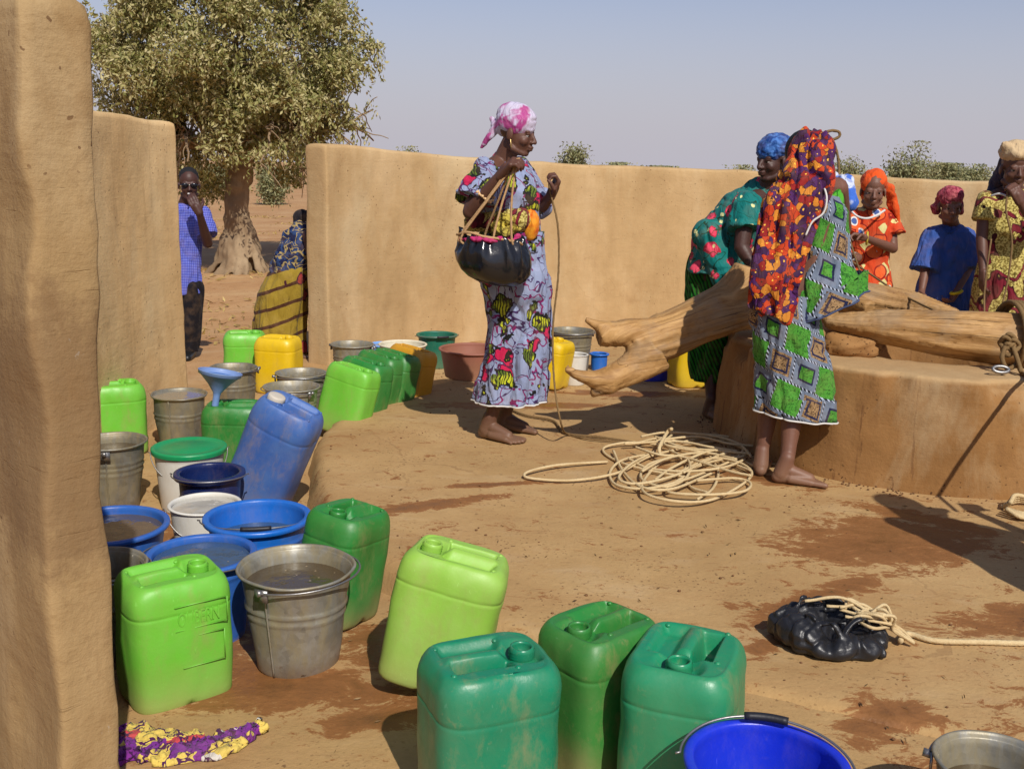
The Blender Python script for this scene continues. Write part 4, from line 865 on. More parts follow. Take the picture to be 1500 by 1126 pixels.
jerrycan('jerrycan', 'green jerrycan beside the yellow one in the gap of the wall', top(358, 486, .37), T_(10), mat=P_LIME, H=.37, L_=.275, seed=10)
jerrycan('jerrycan', 'bright yellow jerrycan at the foot of the wall end', top(408, 493, .37), T_(-12), mat=P_YEL, H=.37, L_=.28, seed=11)
row = 'jerrycans leaning in a row against the apron edge'
for i, (px, py, mt, lb, yw, ty) in enumerate([(524, 549, P_LIME, 'lime green jerrycan, nearest of the leaning row at the edge of the apron', -28, 13), (545, 541, P_GREEN, 'green jerrycan second in the leaning row, behind the lime one', -30, 12),
        (566, 533, P_DKGREEN, 'dark green jerrycan in the middle of the leaning row', -32, 12), (588, 531, P_DKGREEN, 'deep green jerrycan just before the amber one in the leaning row', -34, 11), (613, 525, P_ORANGE, 'amber yellow jerrycan, farthest of the leaning row', -36, 11)]):
    p = top(px, py, .345+.02*(4-i)/4, -.13); jerrycan('jerrycan', lb, p+Vector((-.10, .02, .03)), T_(yw), mat=mt, H=.38, L_=.30, W_=.185, tilt=(T_(-4), T_(ty)), seed=20+i, group=row)
jerrycan('jerrycan', 'yellow jerrycan half hidden behind the hem of the walking woman', top(803, 506, .27)+Vector((0, 0, .012)), T_(60), mat=P_YEL, H=.30, L_=.24, seed=31, tilt=(0, T_(8)))
jerrycan('jerrycan', 'yellow jerrycan partly behind the green skirt under the beam', top(1014, 498, .3), T_(15), mat=P_YEL, H=.33, L_=.27, seed=32)
# buckets
G = [(.60, .005, .014), (.68, .005, .014)]; G2 = [(.60, .0045, .014), (.68, .0045, .014), (.76, .0045, .014)]
vessel('galv', 'large galvanised bucket full of water in front of the dark green jerrycan', top(434, 829, .30), .171, .30, M_GALV, .118, M_WATER, .84, yaw=T_(-112), ribs=G, dents=.007, handle='down', hside=-1, squash=.02, seed=1)
vessel('galv', 'galvanised bucket mostly hidden between the left wall end and the lettered lime jerrycan', top(138, 828, .30), .150, .30, M_GALV, .11, M_WATER, .7, yaw=T_(60), ribs=G, dents=.004, handle='down', seed=2)
vessel('galv', 'galvanised bucket with its ear towards the viewer, half behind the left wall end', top(162, 646, .30), .152, .30, M_GALV2, .105, M_WATER, .86, yaw=T_(-78), ribs=G2, dents=.004, seed=3)
vessel('galv', 'galvanised bucket brimful of water, its grey reflection painted in, beside the blue funnel', top(262, 577, .29), .148, .29, M_GALV2, .105, mat_water('grey_reflection_water', rgb(140, 136, 124)), .97, yaw=T_(85), ribs=G, dents=.008, squash=.03, seed=4, handle=None)  # grey of the water's reflection is put into its colour
vessel('galv', 'dark dented bucket behind the blue funnel', top(342, 538, .29), .145, .29, M_GALV2, .11, M_WATER, .8, yaw=T_(30), ribs=G, dents=.01, seed=5, squash=.04)
vessel('galv', 'grey bucket with rim ring farthest in the pair behind the tall blue jerrycan', top(441, 546, .29), .150, .29, M_GALV, .11, M_WATER, .85, yaw=T_(20), ribs=G2, dents=.004, seed=6)
vessel('galv', 'grey bucket with a bolt-like ear, front of the pair behind the tall blue jerrycan', top(427, 566, .29), .155, .29, M_GALV, .11, M_WATER, .82, yaw=T_(-35), ribs=G2, dents=.005, seed=7)
vessel('galv', 'galvanised bucket with many ribs standing near the wall beside the cream bucket', top(516, 504, .29), .148, .29, M_GALV, .115, M_WATER, .8, yaw=T_(170), ribs=G2, dents=.003, seed=8)
vessel('galv', 'grey metal bucket standing against the wall just right of the walking woman', top(838, 484, .28)+Vector((0, 0, 0)), .155, .28, M_GALV2, .12, M_WATER, .6, yaw=T_(20), ribs=G, dents=.004, seed=9)
vessel('galv', 'galvanised bucket cut off by the bottom right corner', top(1462, 1118, .22), .125, .22, M_GALV, .09, M_WATER, .7, yaw=T_(155), ribs=G, dents=.003, seed=10)
B1 = [(.86, .004, .03)]
vessel('plastic', 'wide blue basin of brown water beside the left wall end', top(160, 766, .24), .205, .24, P_BLUE2, .15, mat_water('brown_water', rgb(92, 82, 74)), .88, name='basin', cat='basin', handle=None, lip=.016, seed=11)
vessel('plastic', 'bright blue wide bucket with a dark handle grip, next to the dark green jerrycan', top(377, 754, .29), .186, .29, P_BLUEB, .135, M_WATER2, .72, yaw=T_(12), grip=M_GRIP, handle='down', hang=.9, lip=.018, ribs=[(.78, .004, .02)], seed=12)
vessel('plastic', 'dull blue bucket filled to the brim behind the lettered lime jerrycan', top(295, 808, .28), .170, .28, P_BLUE2, .125, mat_water('steel_water', rgb(66, 88, 116)), .92, yaw=T_(-30), handle='down', lip=.016, ribs=B1, seed=13)
vessel('plastic', 'navy blue bucket with a glossy inside, right of the green-lidded one', top(307, 690, .27), .142, .27, P_NAVY, .11, M_WATER2, .55, yaw=T_(5), handle='down', lip=.02, tilt=(0, 0), seed=14)
vessel('plastic', 'white bucket covered by a flat green lid', top(277, 655, .27), .155, .27, P_WHITE, .125, lid=P_LIDG, handle='front', yaw=T_(20), lip=.006, ribs=[(.93, .004, .02)], seed=15)
vessel('plastic', 'small white bucket with a hanging wire handle, between the navy and the bright blue buckets', top(300, 736, .235), .136, .235, P_WHITE, .105, mat_water('milky_water', rgb(190, 186, 176)), .93, handle='front', yaw=T_(22), lip=.008, seed=16)
vessel('plastic', 'cream open bucket next to the dark green basin by the wall', top(590, 503, .25), .175, .25, P_CREAM, .14, M_WATER, .6, handle=None, lip=.01, seed=17)
vessel('plastic', 'low white bucket behind the amber jerrycan', top(574, 519, .24, -.13), .115, .24, P_WHITE, .09, mat_water('pale_water', rgb(206, 200, 184)), .95, handle=None, lip=.008, seed=18)
vessel('plastic', 'sky blue bucket squeezed between the ribbed metal bucket and the cream one', top(562, 503, .18), .11, .18, P_SKY, .09, mat_water('sky_water', rgb(120, 160, 210)), .95, handle=None, lip=.012, seed=19)
vessel('plastic', 'dark green basin with a lug handle at the foot of the wall', top(640, 489, .25), .158, .25, P_BASG, .12, M_WATER, .75, name='basin', cat='basin', handle='down', yaw=T_(20), grip=M_GRIP, lip=.016, seed=20)
vessel('plastic', 'worn maroon wide tub behind the walking woman', atz(690, 556, 0)+Vector((0, .12, 0)), .225, .19, P_RED, .18, None, name='tub', cat='tub', handle=None, lip=.012, seed=21)
vessel('plastic', 'small white bucket between the yellow jerrycan and the beam end', top(842, 518, .2), .09, .2, P_WHITE, .07, M_WATER, .8, handle=None, lip=.006, seed=22)
vessel('plastic', 'little bright blue bucket glimpsed through the fork of the beam', top(878, 517, .12), .07, .12, P_BLUEB, .055, M_WATER2, .9, handle=None, seed=23)
vessel('plastic', 'royal blue bucket standing behind the beam, left of the yellow jerrycan', top(955, 505, .23), .17, .23, P_ROYAL, .12, M_WATER2, .6, handle=None, seed=24)
vessel('plastic', 'royal blue bucket with a dark handle grip at the bottom edge', top(1124, 1114, .30), .158, .30, P_ROYAL, .115, mat_water('royal_water', rgb(24, 50, 150)), .62, yaw=T_(-12), handle='half', hside=-1, hang=.98, grip=M_GRIP, lip=.014, ribs=[(.8, .004, .02)], seed=25)
# funnel in the neck of the green can
def funnel():
    b = top(343, 590, .37); c = atd(322, 549, b.y-.02)
    root = empty('funnel', c); tag(root, 'sky blue plastic funnel stuck in the neck of a green jerrycan', 'funnel'); root.rotation_euler = (T_(-6), T_(9), 0)
    pr = [(.016, -.15), (.016, -.10), (.020, -.085), (.050, -.045), (.088, -.006), (.100, 0.0), (.101, .012), (.104, .016), (.101, .018), (.098, .014), (.096, .002), (.084, -.004), (.046, -.045), (.016, -.085), (.013, -.10), (.013, -.15)]
    V, F = lathe(pr, 48); mk('cone', V, F, mat_plastic('funnel_plastic', rgb(80, 136, 208), .4, .3, rgb(110, 156, 214), dirtz=-1), root)
    V, F = lathe([(.090, -.003), (.001, -.003)], 40); mk('funnel_fill', V, F, mat_simple('funnel_inside', rgb(60, 110, 180), .5), root)
funnel()
# ------------------------------------------------------------------ cloth, ropes, rubber pouch on the ground
def rag():
    A, B_, C2 = ground(150, 1096), ground(300, 1102), ground(386, 1068); P = catmull([A, (A+B_)/2+Vector((0, .01, 0)), B_, C2], 40); n = len(P); m = 34; V = []
    for i, p in enumerate(P):
        t = i/(n-1); wdt = lerp(.095, .028, t**1.3)*(1+.6*nz(t*9, 2)); d = P[min(i+1, n-1)]-P[max(i-1, 0)]; d /= np.linalg.norm(d); s = np.array([-d[1], d[0], 0])
        for j in range(m):
            u = j/(m-1)*2-1; w2 = u*wdt+.014*fbm(t*12, u*3, 1, 1.3); z = .004+.020*abs(fbm(t*9, u*2.6, 5, 1.8, 3))+.012*(1-u*u)*(0.5+.5*nz(t*14, u*3, 9)); q = p+s*w2+d*.02*nz(t*15, u*5, 4); V.append((q[0], q[1], gz(q[0], q[1])+.004+z*(1 if abs(u) < .98 else .1)))
    c = P.mean(axis=0); o = mk('cloth', V, gridfaces(n, m, closed=False), mat_cloth('rag_print', pat_rag, .9, .15), None, off=tuple(c))
    so_ = o.modifiers.new('s', 'SOLIDIFY'); so_.thickness = .003; tag(o, 'crumpled purple and yellow printed cloth strip lying by the foot of the left wall', 'cloth')
rag()
M_ROPE = mat_rope('sisal', rgb(226, 206, 162), rgb(176, 148, 104)); M_ROPED = mat_rope('grubby_rope', rgb(150, 124, 84), rgb(96, 72, 46)); M_RUBBER = mat_simple('black_rubber', (0.014, 0.014, 0.016), .38, spec=.5, bmp=.5, bs=30)
def gpt(px, py, z=0.0): p = atz(px, py, z); return (p.x, p.y, z)
def coil():
    mb = MB(); rs = np.random.default_rng(11)
    Z = lambda k: .006+.004*rs.random()+k*.003
    loops = [[(890, 676), (820, 680), (775, 690), (776, 700), (840, 704), (905, 692), (950, 668), (1000, 656)],
             [(1000, 655), (930, 648), (888, 654), (893, 668), (930, 685), (1010, 700)], [(960, 664), (915, 672), (893, 692), (902, 710), (950, 716), (1010, 700), (1060, 680), (1098, 664)],
             [(1012, 672), (975, 675), (945, 700), (945, 722), (985, 734), (1040, 732), (1085, 712), (1100, 692), (1080, 676), (1040, 672), (1000, 690)],
             [(1000, 700), (980, 712), (985, 722), (1040, 724), (1090, 720), (1100, 708), (1075, 700), (1020, 704)], [(960, 660), (925, 680), (905, 700), (930, 708), (980, 700), (1040, 676), (1090, 668)],
             [(915, 650), (990, 646), (1040, 655), (1080, 660)], [(940, 690), (975, 672), (1030, 664), (1078, 672)], [(930, 655), (965, 665), (1000, 668), (1030, 678), (1070, 690), (1100, 696)],
             [(1030, 662), (1000, 690), (1010, 712), (1035, 722)], [(1040, 668), (1052, 690), (1046, 716), (1020, 732)], [(900, 660), (912, 690), (940, 712), (985, 716), (1040, 694)],
             [(980, 660), (1010, 675), (1005, 700), (975, 712), (940, 700), (950, 680), (990, 668)], [(1090, 672), (1060, 684), (1000, 690), (950, 686), (920, 672)], [(1062, 656), (1030, 664), (985, 685), (960, 702)], [(1072, 660), (1042, 670), (1000, 692)]]
    back = [[(940, 640), (980, 634), (1040, 638), (1080, 650), (1100, 668)], [(960, 646), (1020, 640), (1070, 650), (1104, 652)], [(1000, 648), (1050, 640), (1095, 660)], [(985, 636), (975, 650), (1020, 660), (1070, 668), (1105, 682)],
            [(930, 650), (970, 642), (1010, 650), (1060, 645), (1090, 655), (1080, 672)], [(1100, 690), (1060, 672), (1040, 655)], [(1010, 634), (1060, 638), (1100, 650), (1112, 665)], [(960, 640), (1000, 655), (1050, 660), (1100, 664)]]
    for k, lp in enumerate(loops+back):
        base = Z(k % 9)*1.0; rope_into(mb, [gpt(x+rs.uniform(-2, 2), y+rs.uniform(-1, 1), base+.010*rs.random()+(.008*sin(i*1.3+k) if 0 < i < len(lp)-1 else 0)+.006) for i, (x, y) in enumerate(lp)], .0062, .04)
    rope_into(mb, [gpt(968, 668, .03), gpt(966, 655, .07), tuple(atz(978, 632, .11)), tuple(atz(984, 628, .13))], .0085, .045)
    c = gpt(1000, 680); o = mb.build('rope', M_ROPE, None, off=c); tag(o, 'thick pale rope lying in a heap of loose coils on the apron', 'rope')
coil()
def pouch_ground():
    c = Vector(gpt(1216, 938)); root = empty('rubber_pouch', c); tag(root, 'black rubber water pouch lying collapsed on the apron, rope round its mouth', 'pouch'); mb = MB()
    n = 96; rings = []
    for h, rad in [(0, .05), (0.001, .12), (.004, .148), (.012, .162), (.03, .168), (.05, .163), (.064, .148), (.072, .125), (.070, .10), (.060, .08), (.045, .06), (.04, .02)]:
        ring = []
        for j in range(n):
            a = 2*pi*j/n; f = 1+.12*nz(cos(a)*1.6, sin(a)*1.6, h*6)+.07*nz(cos(a)*6, sin(a)*6, h*9)
            z = h*(1+.55*nz(cos(a)*1.9+5, sin(a)*1.9, 2)+.3*nz(cos(a)*6, sin(a)*6, 4)); ring.append((rad*f*cos(a)*1.08, rad*f*sin(a)*.92, max(0.002, z)+(.03*max(0, -cos(a))+.02*max(0, sin(a)))*(h/.08)))
        rings.append(ring)
    V, F = loft(rings, True, True); mb.add(V, F)
    rs = np.random.default_rng(3)
    for k in range(11):                                 # torn flaps round the mouth
        a = rs.uniform(1.0, 4.0) if k < 8 else rs.uniform(0, 6.3); p0 = np.array([.10*cos(a), .09*sin(a), .068]); d = np.array([cos(a+1.5), sin(a+1.5), 0])*rs.uniform(.03, .07)
        P = catmull([p0-d, p0-d*.4+[0, 0, rs.uniform(.02, .055)], p0+d*.4+[0, 0, rs.uniform(.02, .06)], p0+d], 6); V, F, uv = tube(P, np.full(len(P), .009), 8, rough=.7, seed=k); mb.add(V, F)
    ob = solid(mb, .005, 'bag', M_RUBBER, root, 1, lambda p, q: .005*noise.noise(Vector(p)*26)-.007*max(0, .16-abs(noise.noise(Vector((p[0]*14, p[1]*14, p[2]*9+3)))))/.16)
    ob.scale = (1, 1, .86)
    return c
PG = pouch_ground()
def pouch_rope():
    mb = MB(); rs = np.random.default_rng(8); c = np.array(PG)
    for k in range(15):
        a = rs.uniform(-1.0, 2.6); r1 = rs.uniform(.03, .12); p = c+np.array([r1*cos(a), r1*sin(a)*.8, .085+.02*rs.random()]); q = c+np.array([.17+.03*rs.random(), -.03+.05*rs.random(), .05])
        rope_into(mb, [p, (p+q)/2+rs.normal(size=3)*[.03, .03, .01]+[0, 0, .03], q, c+np.array([.24, -.035, .016])], .0048, .03, n=7)
    rope_into(mb, [c+np.array([.20, -.03, .02]), gpt(1330, 928, .01), gpt(1370, 938, .01), gpt(1440, 940, .01), gpt(1520, 941, .01), gpt(1640, 930, .01)], .0085, .045)
    o = mb.build('rope', M_ROPE, None, off=tuple(PG)); tag(o, 'rope running from the black pouch on the ground to the right edge', 'rope')
pouch_rope()
# ================================================================== PEOPLE
def J(px, py, d): return np.array(atd(px, py, d))
def seg(mb, p1, r1, p2, r2, n=14, flat=False):
    p1, p2 = np.array(p1, float), np.array(p2, float); ax = p2-p1; Ln = np.linalg.norm(ax)+1e-9; ax /= Ln
    u = np.cross(ax, [0.3, 0.2, 1.0]); u = u if np.linalg.norm(u) > .1 else np.cross(ax, [1, 0, 0]); u /= np.linalg.norm(u); v = np.cross(ax, u); a = np.linspace(0, 2*pi, n, endpoint=False)
    st = []
    if not flat: st += [(-r1*cos(t), r1*sin(t)) for t in (.25, .6, .95, 1.3)]
    st += [(0, r1), (Ln*.5, (r1+r2)/2), (Ln, r2)]
    if not flat: st += [(Ln+r2*sin(t), r2*cos(t)) for t in (.3, .65, 1.0, 1.35)]
    V, F = loft([p1+ax*s+np.outer(r*np.cos(a), u)+np.outer(r*np.sin(a), v) for s, r in st]); mb.add(V, F)
def chain(mb, pts, rad):
    for i in range(len(pts)-1): seg(mb, pts[i], rad[i], pts[i+1], rad[i+1])
def frame(f, up=(0, 0, 1)):
    f = np.array(f, float); f /= np.linalg.norm(f); r = np.cross(f, up); r /= np.linalg.norm(r); return np.stack([r, f, np.cross(r, f)], 1)    # columns right, forward, up
def eyeball(c, f, r, parent, off):
    V, F = ico((0, 0, 0), (r, r, r), 16); me = V.copy(); f = np.array(f)/np.linalg.norm(f)
    fm = [1 if np.mean(V[list(q)], axis=0) @ f > r*.72 else 0 for q in F]
    mk('eye', V+np.array(c), F, None, parent, off=off, mats=[M_EYEW, M_EYED], fm=fm)
M_EYEW = mat_simple('eye_white', (0.30, 0.26, 0.23), .4, bmp=0); M_EYED = mat_simple('eye_iris', (0.012, 0.008, 0.006), .15, bmp=0)
def head(mb, c, f, s=1.0, up=(0, 0, 1), neck=None):
    A = frame(f, up); c = np.array(c); P = lambda x, y, z: c+A @ (np.array([x, y, z])*s)
    def E(x, y, z, rx, ry, rz, n=18): mb.add(*ico(P(x, y, z), np.array([rx, ry, rz])*s, n, A))
    E(0, -.014, .036, .071, .090, .082, 24); E(0, .020, -.025, .058, .064, .083, 24); E(0, .032, -.074, .041, .042, .034); E(0, .064, -.092, .019, .015, .015)
    for k in (1, -1):
        E(k*.032, .050, -.034, .027, .027, .026); E(k*.030, .066, .013, .021, .014, .0085); E(k*.075, -.008, -.014, .008, .019, .029)
        E(k*.0115, .091, -.037, .0095, .010, .0075, 10); E(k*.030, .0690, .0010, .0175, .0130, .0062, 12); E(k*.030, .0660, -.0165, .0165, .0118, .0055, 12)
        seg(mb, P(k*.052, -.0, -.075), .016*s, P(k*.018, .058, -.095), .014*s)
    seg(mb, P(0, .080, .004), .0085*s, P(0, .101, -.033), .0115*s)
    E(0, .086, -.0585, .023, .0125, .0068, 14); E(0, .083, -.0715, .021, .0125, .0080, 14)
    if neck is not None: seg(mb, P(0, -.018, -.055), .050*s, neck, .056*s)
    return P, A
def hand(mb, w, d, n, s=1.0, curl=.9, ts=1, spread=1.0):
    """w: wrist, d: finger direction, n: side the palm faces (fingers curl that way), ts: side of the thumb"""
    w = np.array(w, float); d = np.array(d, float); d /= np.linalg.norm(d); n = np.array(n, float); n -= d*(n @ d); n /= np.linalg.norm(n); sd = np.cross(d, n)*ts
    kn = [w+(d*.088+sd*k*.021*spread)*s for k in (1.45, .5, -.5, -1.4)]
    for k, q in enumerate(kn): seg(mb, w+sd*(.012-.008*k)*s, .019*s, q, .0125*s)
    seg(mb, w, .026*s, w+d*.05*s, .027*s)
    for k, (q, Ln) in enumerate(zip(kn, (.070, .078, .072, .056))):
        p = q; a = 0
        for j, fr in enumerate((.45, .31, .24)):
            a += curl*(.75, 1.0, .8)[j]; dd = d*cos(a)+n*sin(a); p2 = p+dd*Ln*fr*s; seg(mb, p, (.0098-.0009*j)*s, p2, (.0092-.001*j)*s, 10); p = p2
    p = w+(d*.026+sd*.024)*s; t1 = d*.62+sd*.72+n*.35; t1 /= np.linalg.norm(t1); p2 = p+t1*.040*s; seg(mb, p, .0145*s, p2, .0115*s, 10)
    t2 = d*.62+sd*(.45-.5*curl)+n*(.4+.35*curl); t2 /= np.linalg.norm(t2); p3 = p2+t2*.030*s; seg(mb, p2, .0112*s, p3, .0098*s, 10); t3 = t2+n*.4*curl-sd*.3*curl; t3 /= np.linalg.norm(t3); seg(mb, p3, .0098*s, p3+t3*.022*s, .0085*s, 10)
    return w+d*.075*s+n*.028*s
def foot(mb, an, d, z0=0.0, s=1.0, side=1):
    an = np.array(an, float); d = np.array([d[0], d[1], 0.0]); d /= np.linalg.norm(d); sd = np.array([-d[1], d[0], 0])*side; b = np.array([an[0], an[1], z0])
    seg(mb, an+[0, 0, .03], .034*s, b-d*.022*s+[0, 0, .045*s], .036*s); seg(mb, b-d*.035*s+[0, 0, .028*s], .029*s, b+d*.05*s+[0, 0, .032*s], .032*s)
    seg(mb, b+d*.02*s+[0, 0, .058*s], .030*s, b+d*.105*s+[0, 0, .032*s], .024*s)
    for k in range(5):
        o = (k-2)*.0165; L_ = (.172, .176, .168, .157, .143)[k]; r = (.0135, .0105, .0100, .0095, .009)[k]
        q = b+d*.11*s+sd*o*.9*s+[0, 0, .018*s]; seg(mb, b+d*.02*s+sd*o*.5*s+[0, 0, .026*s], .022*s, q, .016*s); seg(mb, q, .014*s, b+d*L_*s+sd*o*1.12*s+[0, 0, r*s], r*s, 10)
def limb_leg(mb, hip, knee, ankle, s=1.0):
    hip, knee, ankle = map(lambda q: np.array(q, float), (hip, knee, ankle)); seg(mb, hip, .068*s, knee, .050*s); m = knee+(ankle-knee)*.3; seg(mb, knee, .052*s, m, .055*s); seg(mb, m, .055*s, knee+(ankle-knee)*.72, .038*s); seg(mb, knee+(ankle-knee)*.72, .038*s, ankle, .033*s)
def limb_arm(mb, sh, el, wr, s=1.0):
    sh, el, wr = map(lambda q: np.array(q, float), (sh, el, wr)); seg(mb, sh, .050*s, el, .037*s); m = el+(wr-el)*.3; seg(mb, el, .036*s, m, .036*s); seg(mb, m, .036*s, wr, .0235*s)
def torso(mb, neck, shl, shr, chest, waist, hl, hr, s=1.0):
    t = s; s = s*.74; g = lambda q: np.array(q, float); seg(mb, neck, .056*t, shl, .048*t); seg(mb, neck, .056*t, shr, .048*t); m = (g(shl)+g(shr))/2
    for q in (shl, shr): seg(mb, g(q)*.8+m*.2, .055*s, g(chest)*.75+g(q)*.25-[0, 0, .03], .095*s)
    seg(mb, chest, .115*s, waist, .105*s); seg(mb, waist, .10*s, hl, .105*s); seg(mb, waist, .10*s, hr, .105*s); seg(mb, m, .07*s, chest, .115*s); seg(mb, neck, .058*s, m-[0, 0, .03], .07*s)
def fold(A, sx=13, sz=3.2, seed=0, rid=.6):
    def f(p, q):
        v = Vector((p[0]*sx+seed, p[1]*sx, p[2]*sz)); n1 = noise.noise(v); n2 = noise.noise(v*2.3); return A*(n1+.4*n2-rid*max(0, .18-abs(n1))/.18*.8)
    return f
def ring3(c, rx, ry, n=96, fold_=0.0, ph=0.0, k=9, tilt=(0, 0), sq=2.0, yaw=0.0):
    a = np.linspace(0, 2*pi, n, endpoint=False); c = np.array(c, float)
    w_ = 1+fold_*(np.sin(a*k+ph+1.3*np.sin(a*2+ph))*.6+np.sin(a*(k*1.7)//1*1.0+ph*2)*.0+np.array([noise.noise(Vector((cos(t)*k*.45+ph, sin(t)*k*.45, ph*.7))) for t in a])*.9)
    x = rx*w_*np.sign(np.cos(a))*np.abs(np.cos(a))**(2/sq); y = ry*w_*np.sign(np.sin(a))*np.abs(np.sin(a))**(2/sq)
    x, y = x*cos(yaw)-y*sin(yaw), x*sin(yaw)+y*cos(yaw)
    return np.stack([c[0]+x, c[1]+y, c[2]+x*tilt[0]+y*tilt[1]], 1)
def garment(spec, sub=7, n=110, phase=0.0, k=9, seed=0, yaw=0.0):
    """spec rows: px, py, d, half-width px, depth ratio, fold amount, tilt. Returns rings from top to hem."""
    rows = []
    for (px, py, d, hw, ry, fo, ti) in spec: c = J(px, py, d); rx = hw/ppm(c); rows.append([*c, rx, rx*ry, fo, ti])
    rows = np.array(rows); out = []; N = len(rows)
    cm = catmull([r[:3] for r in rows], sub); tt = np.linspace(0, N-1, len(cm)); oth = np.stack([np.interp(tt, range(N), rows[:, j]) for j in range(3, 7)], 1)
    for i, (c, o) in enumerate(zip(cm, oth)): out.append(ring3(c, o[0], o[1], n, o[2], phase+i*.035, k, (o[3], 0), yaw=yaw))
    return out
def loft_part(name, rings, mat, parent, off, trim=None, trim_name='hem_trim', cap0=True, crease=.006, seed=0):
    crease *= 1.35
    R_s = [r.copy() for r in rings]; n = len(R_s[0])
    for i, r in enumerate(R_s):                         # creases
        cc = r.mean(axis=0)
        for j in range(n):
            p = r[j]; v = Vector((p[0]*12+seed, p[1]*12, p[2]*5)); q = noise.noise(v); e = crease*(q+.5*noise.noise(v*2.4)-.9*max(0, .14-abs(q))/.14); d = p-cc; d[2] = 0; r[j] = p+d/(np.linalg.norm(d)+1e-6)*e
    V, F = loft(R_s, cap0, False); NN = len(R_s); hem = R_s[-1]
    inner = []
    for s, dz in ((.965, .004), (.95, .03), (.93, .10)):
        c = hem.mean(axis=0); q = c+(hem-c)*s; q[:, 2] += dz; inner.append(q)
    uvr = []
    rm = np.mean([np.linalg.norm(r-r.mean(axis=0), axis=1).mean() for r in R_s])
    for r in R_s+inner:
        cc = r.mean(axis=0); ang = np.arctan2(r[:, 0]-cc[0], -(r[:, 1]-cc[1])); uvr.append(np.stack([ang*rm, r[:, 2]], 1))
    b = len(V); V2 = np.concatenate([V]+inner); base = (NN-1)*n
    idx = [base]+[b+k*n for k in range(3)]
    for k in range(3):
        for j in range(n): F.append((idx[k]+j, idx[k]+(j+1) % n, idx[k+1]+(j+1) % n, idx[k+1]+j))
    uv = np.concatenate(uvr[:NN]+([np.array([[0, R_s[0][0][2]]])] if cap0 else [])+uvr[NN:])
    o = mk(name, V2, F, mat, parent, uv=uv, off=off)
    if trim is not None:
        q = np.vstack([hem, hem[:1]]); c = hem.mean(axis=0); q = c+(q-c)*1.004; V, F, u = tube(q, .0045, 6, cap=False); mk(trim_name, V, F, trim, o, off=(0, 0, 0)); 
        bpy.data.objects[-1] if False else None
        for ch in o.children: ch.data.transform(Matrix.Translation(-Vector(off)))
    return o
def person_root(base, label, group='people at the well'):
    r = empty('person', base); return tag(r, label, 'person', group)
SK = mat_skin('dark_skin', rgb(92, 60, 46)); SK2 = mat_skin('deep_skin', rgb(70, 44, 36)); SK3 = mat_skin('brown_skin', rgb(112, 76, 60))
M_TRIM = mat_simple('white_trim', (0.62, 0.60, 0.56), .8); M_GOLD = mat_simple('brass_trinket', (0.62, 0.42, 0.16), .35, .8); M_HAIR = mat_simple('black_hair', (0.008, 0.007, 0.007), .7, bmp=.8, bs=150)
VX = .0065
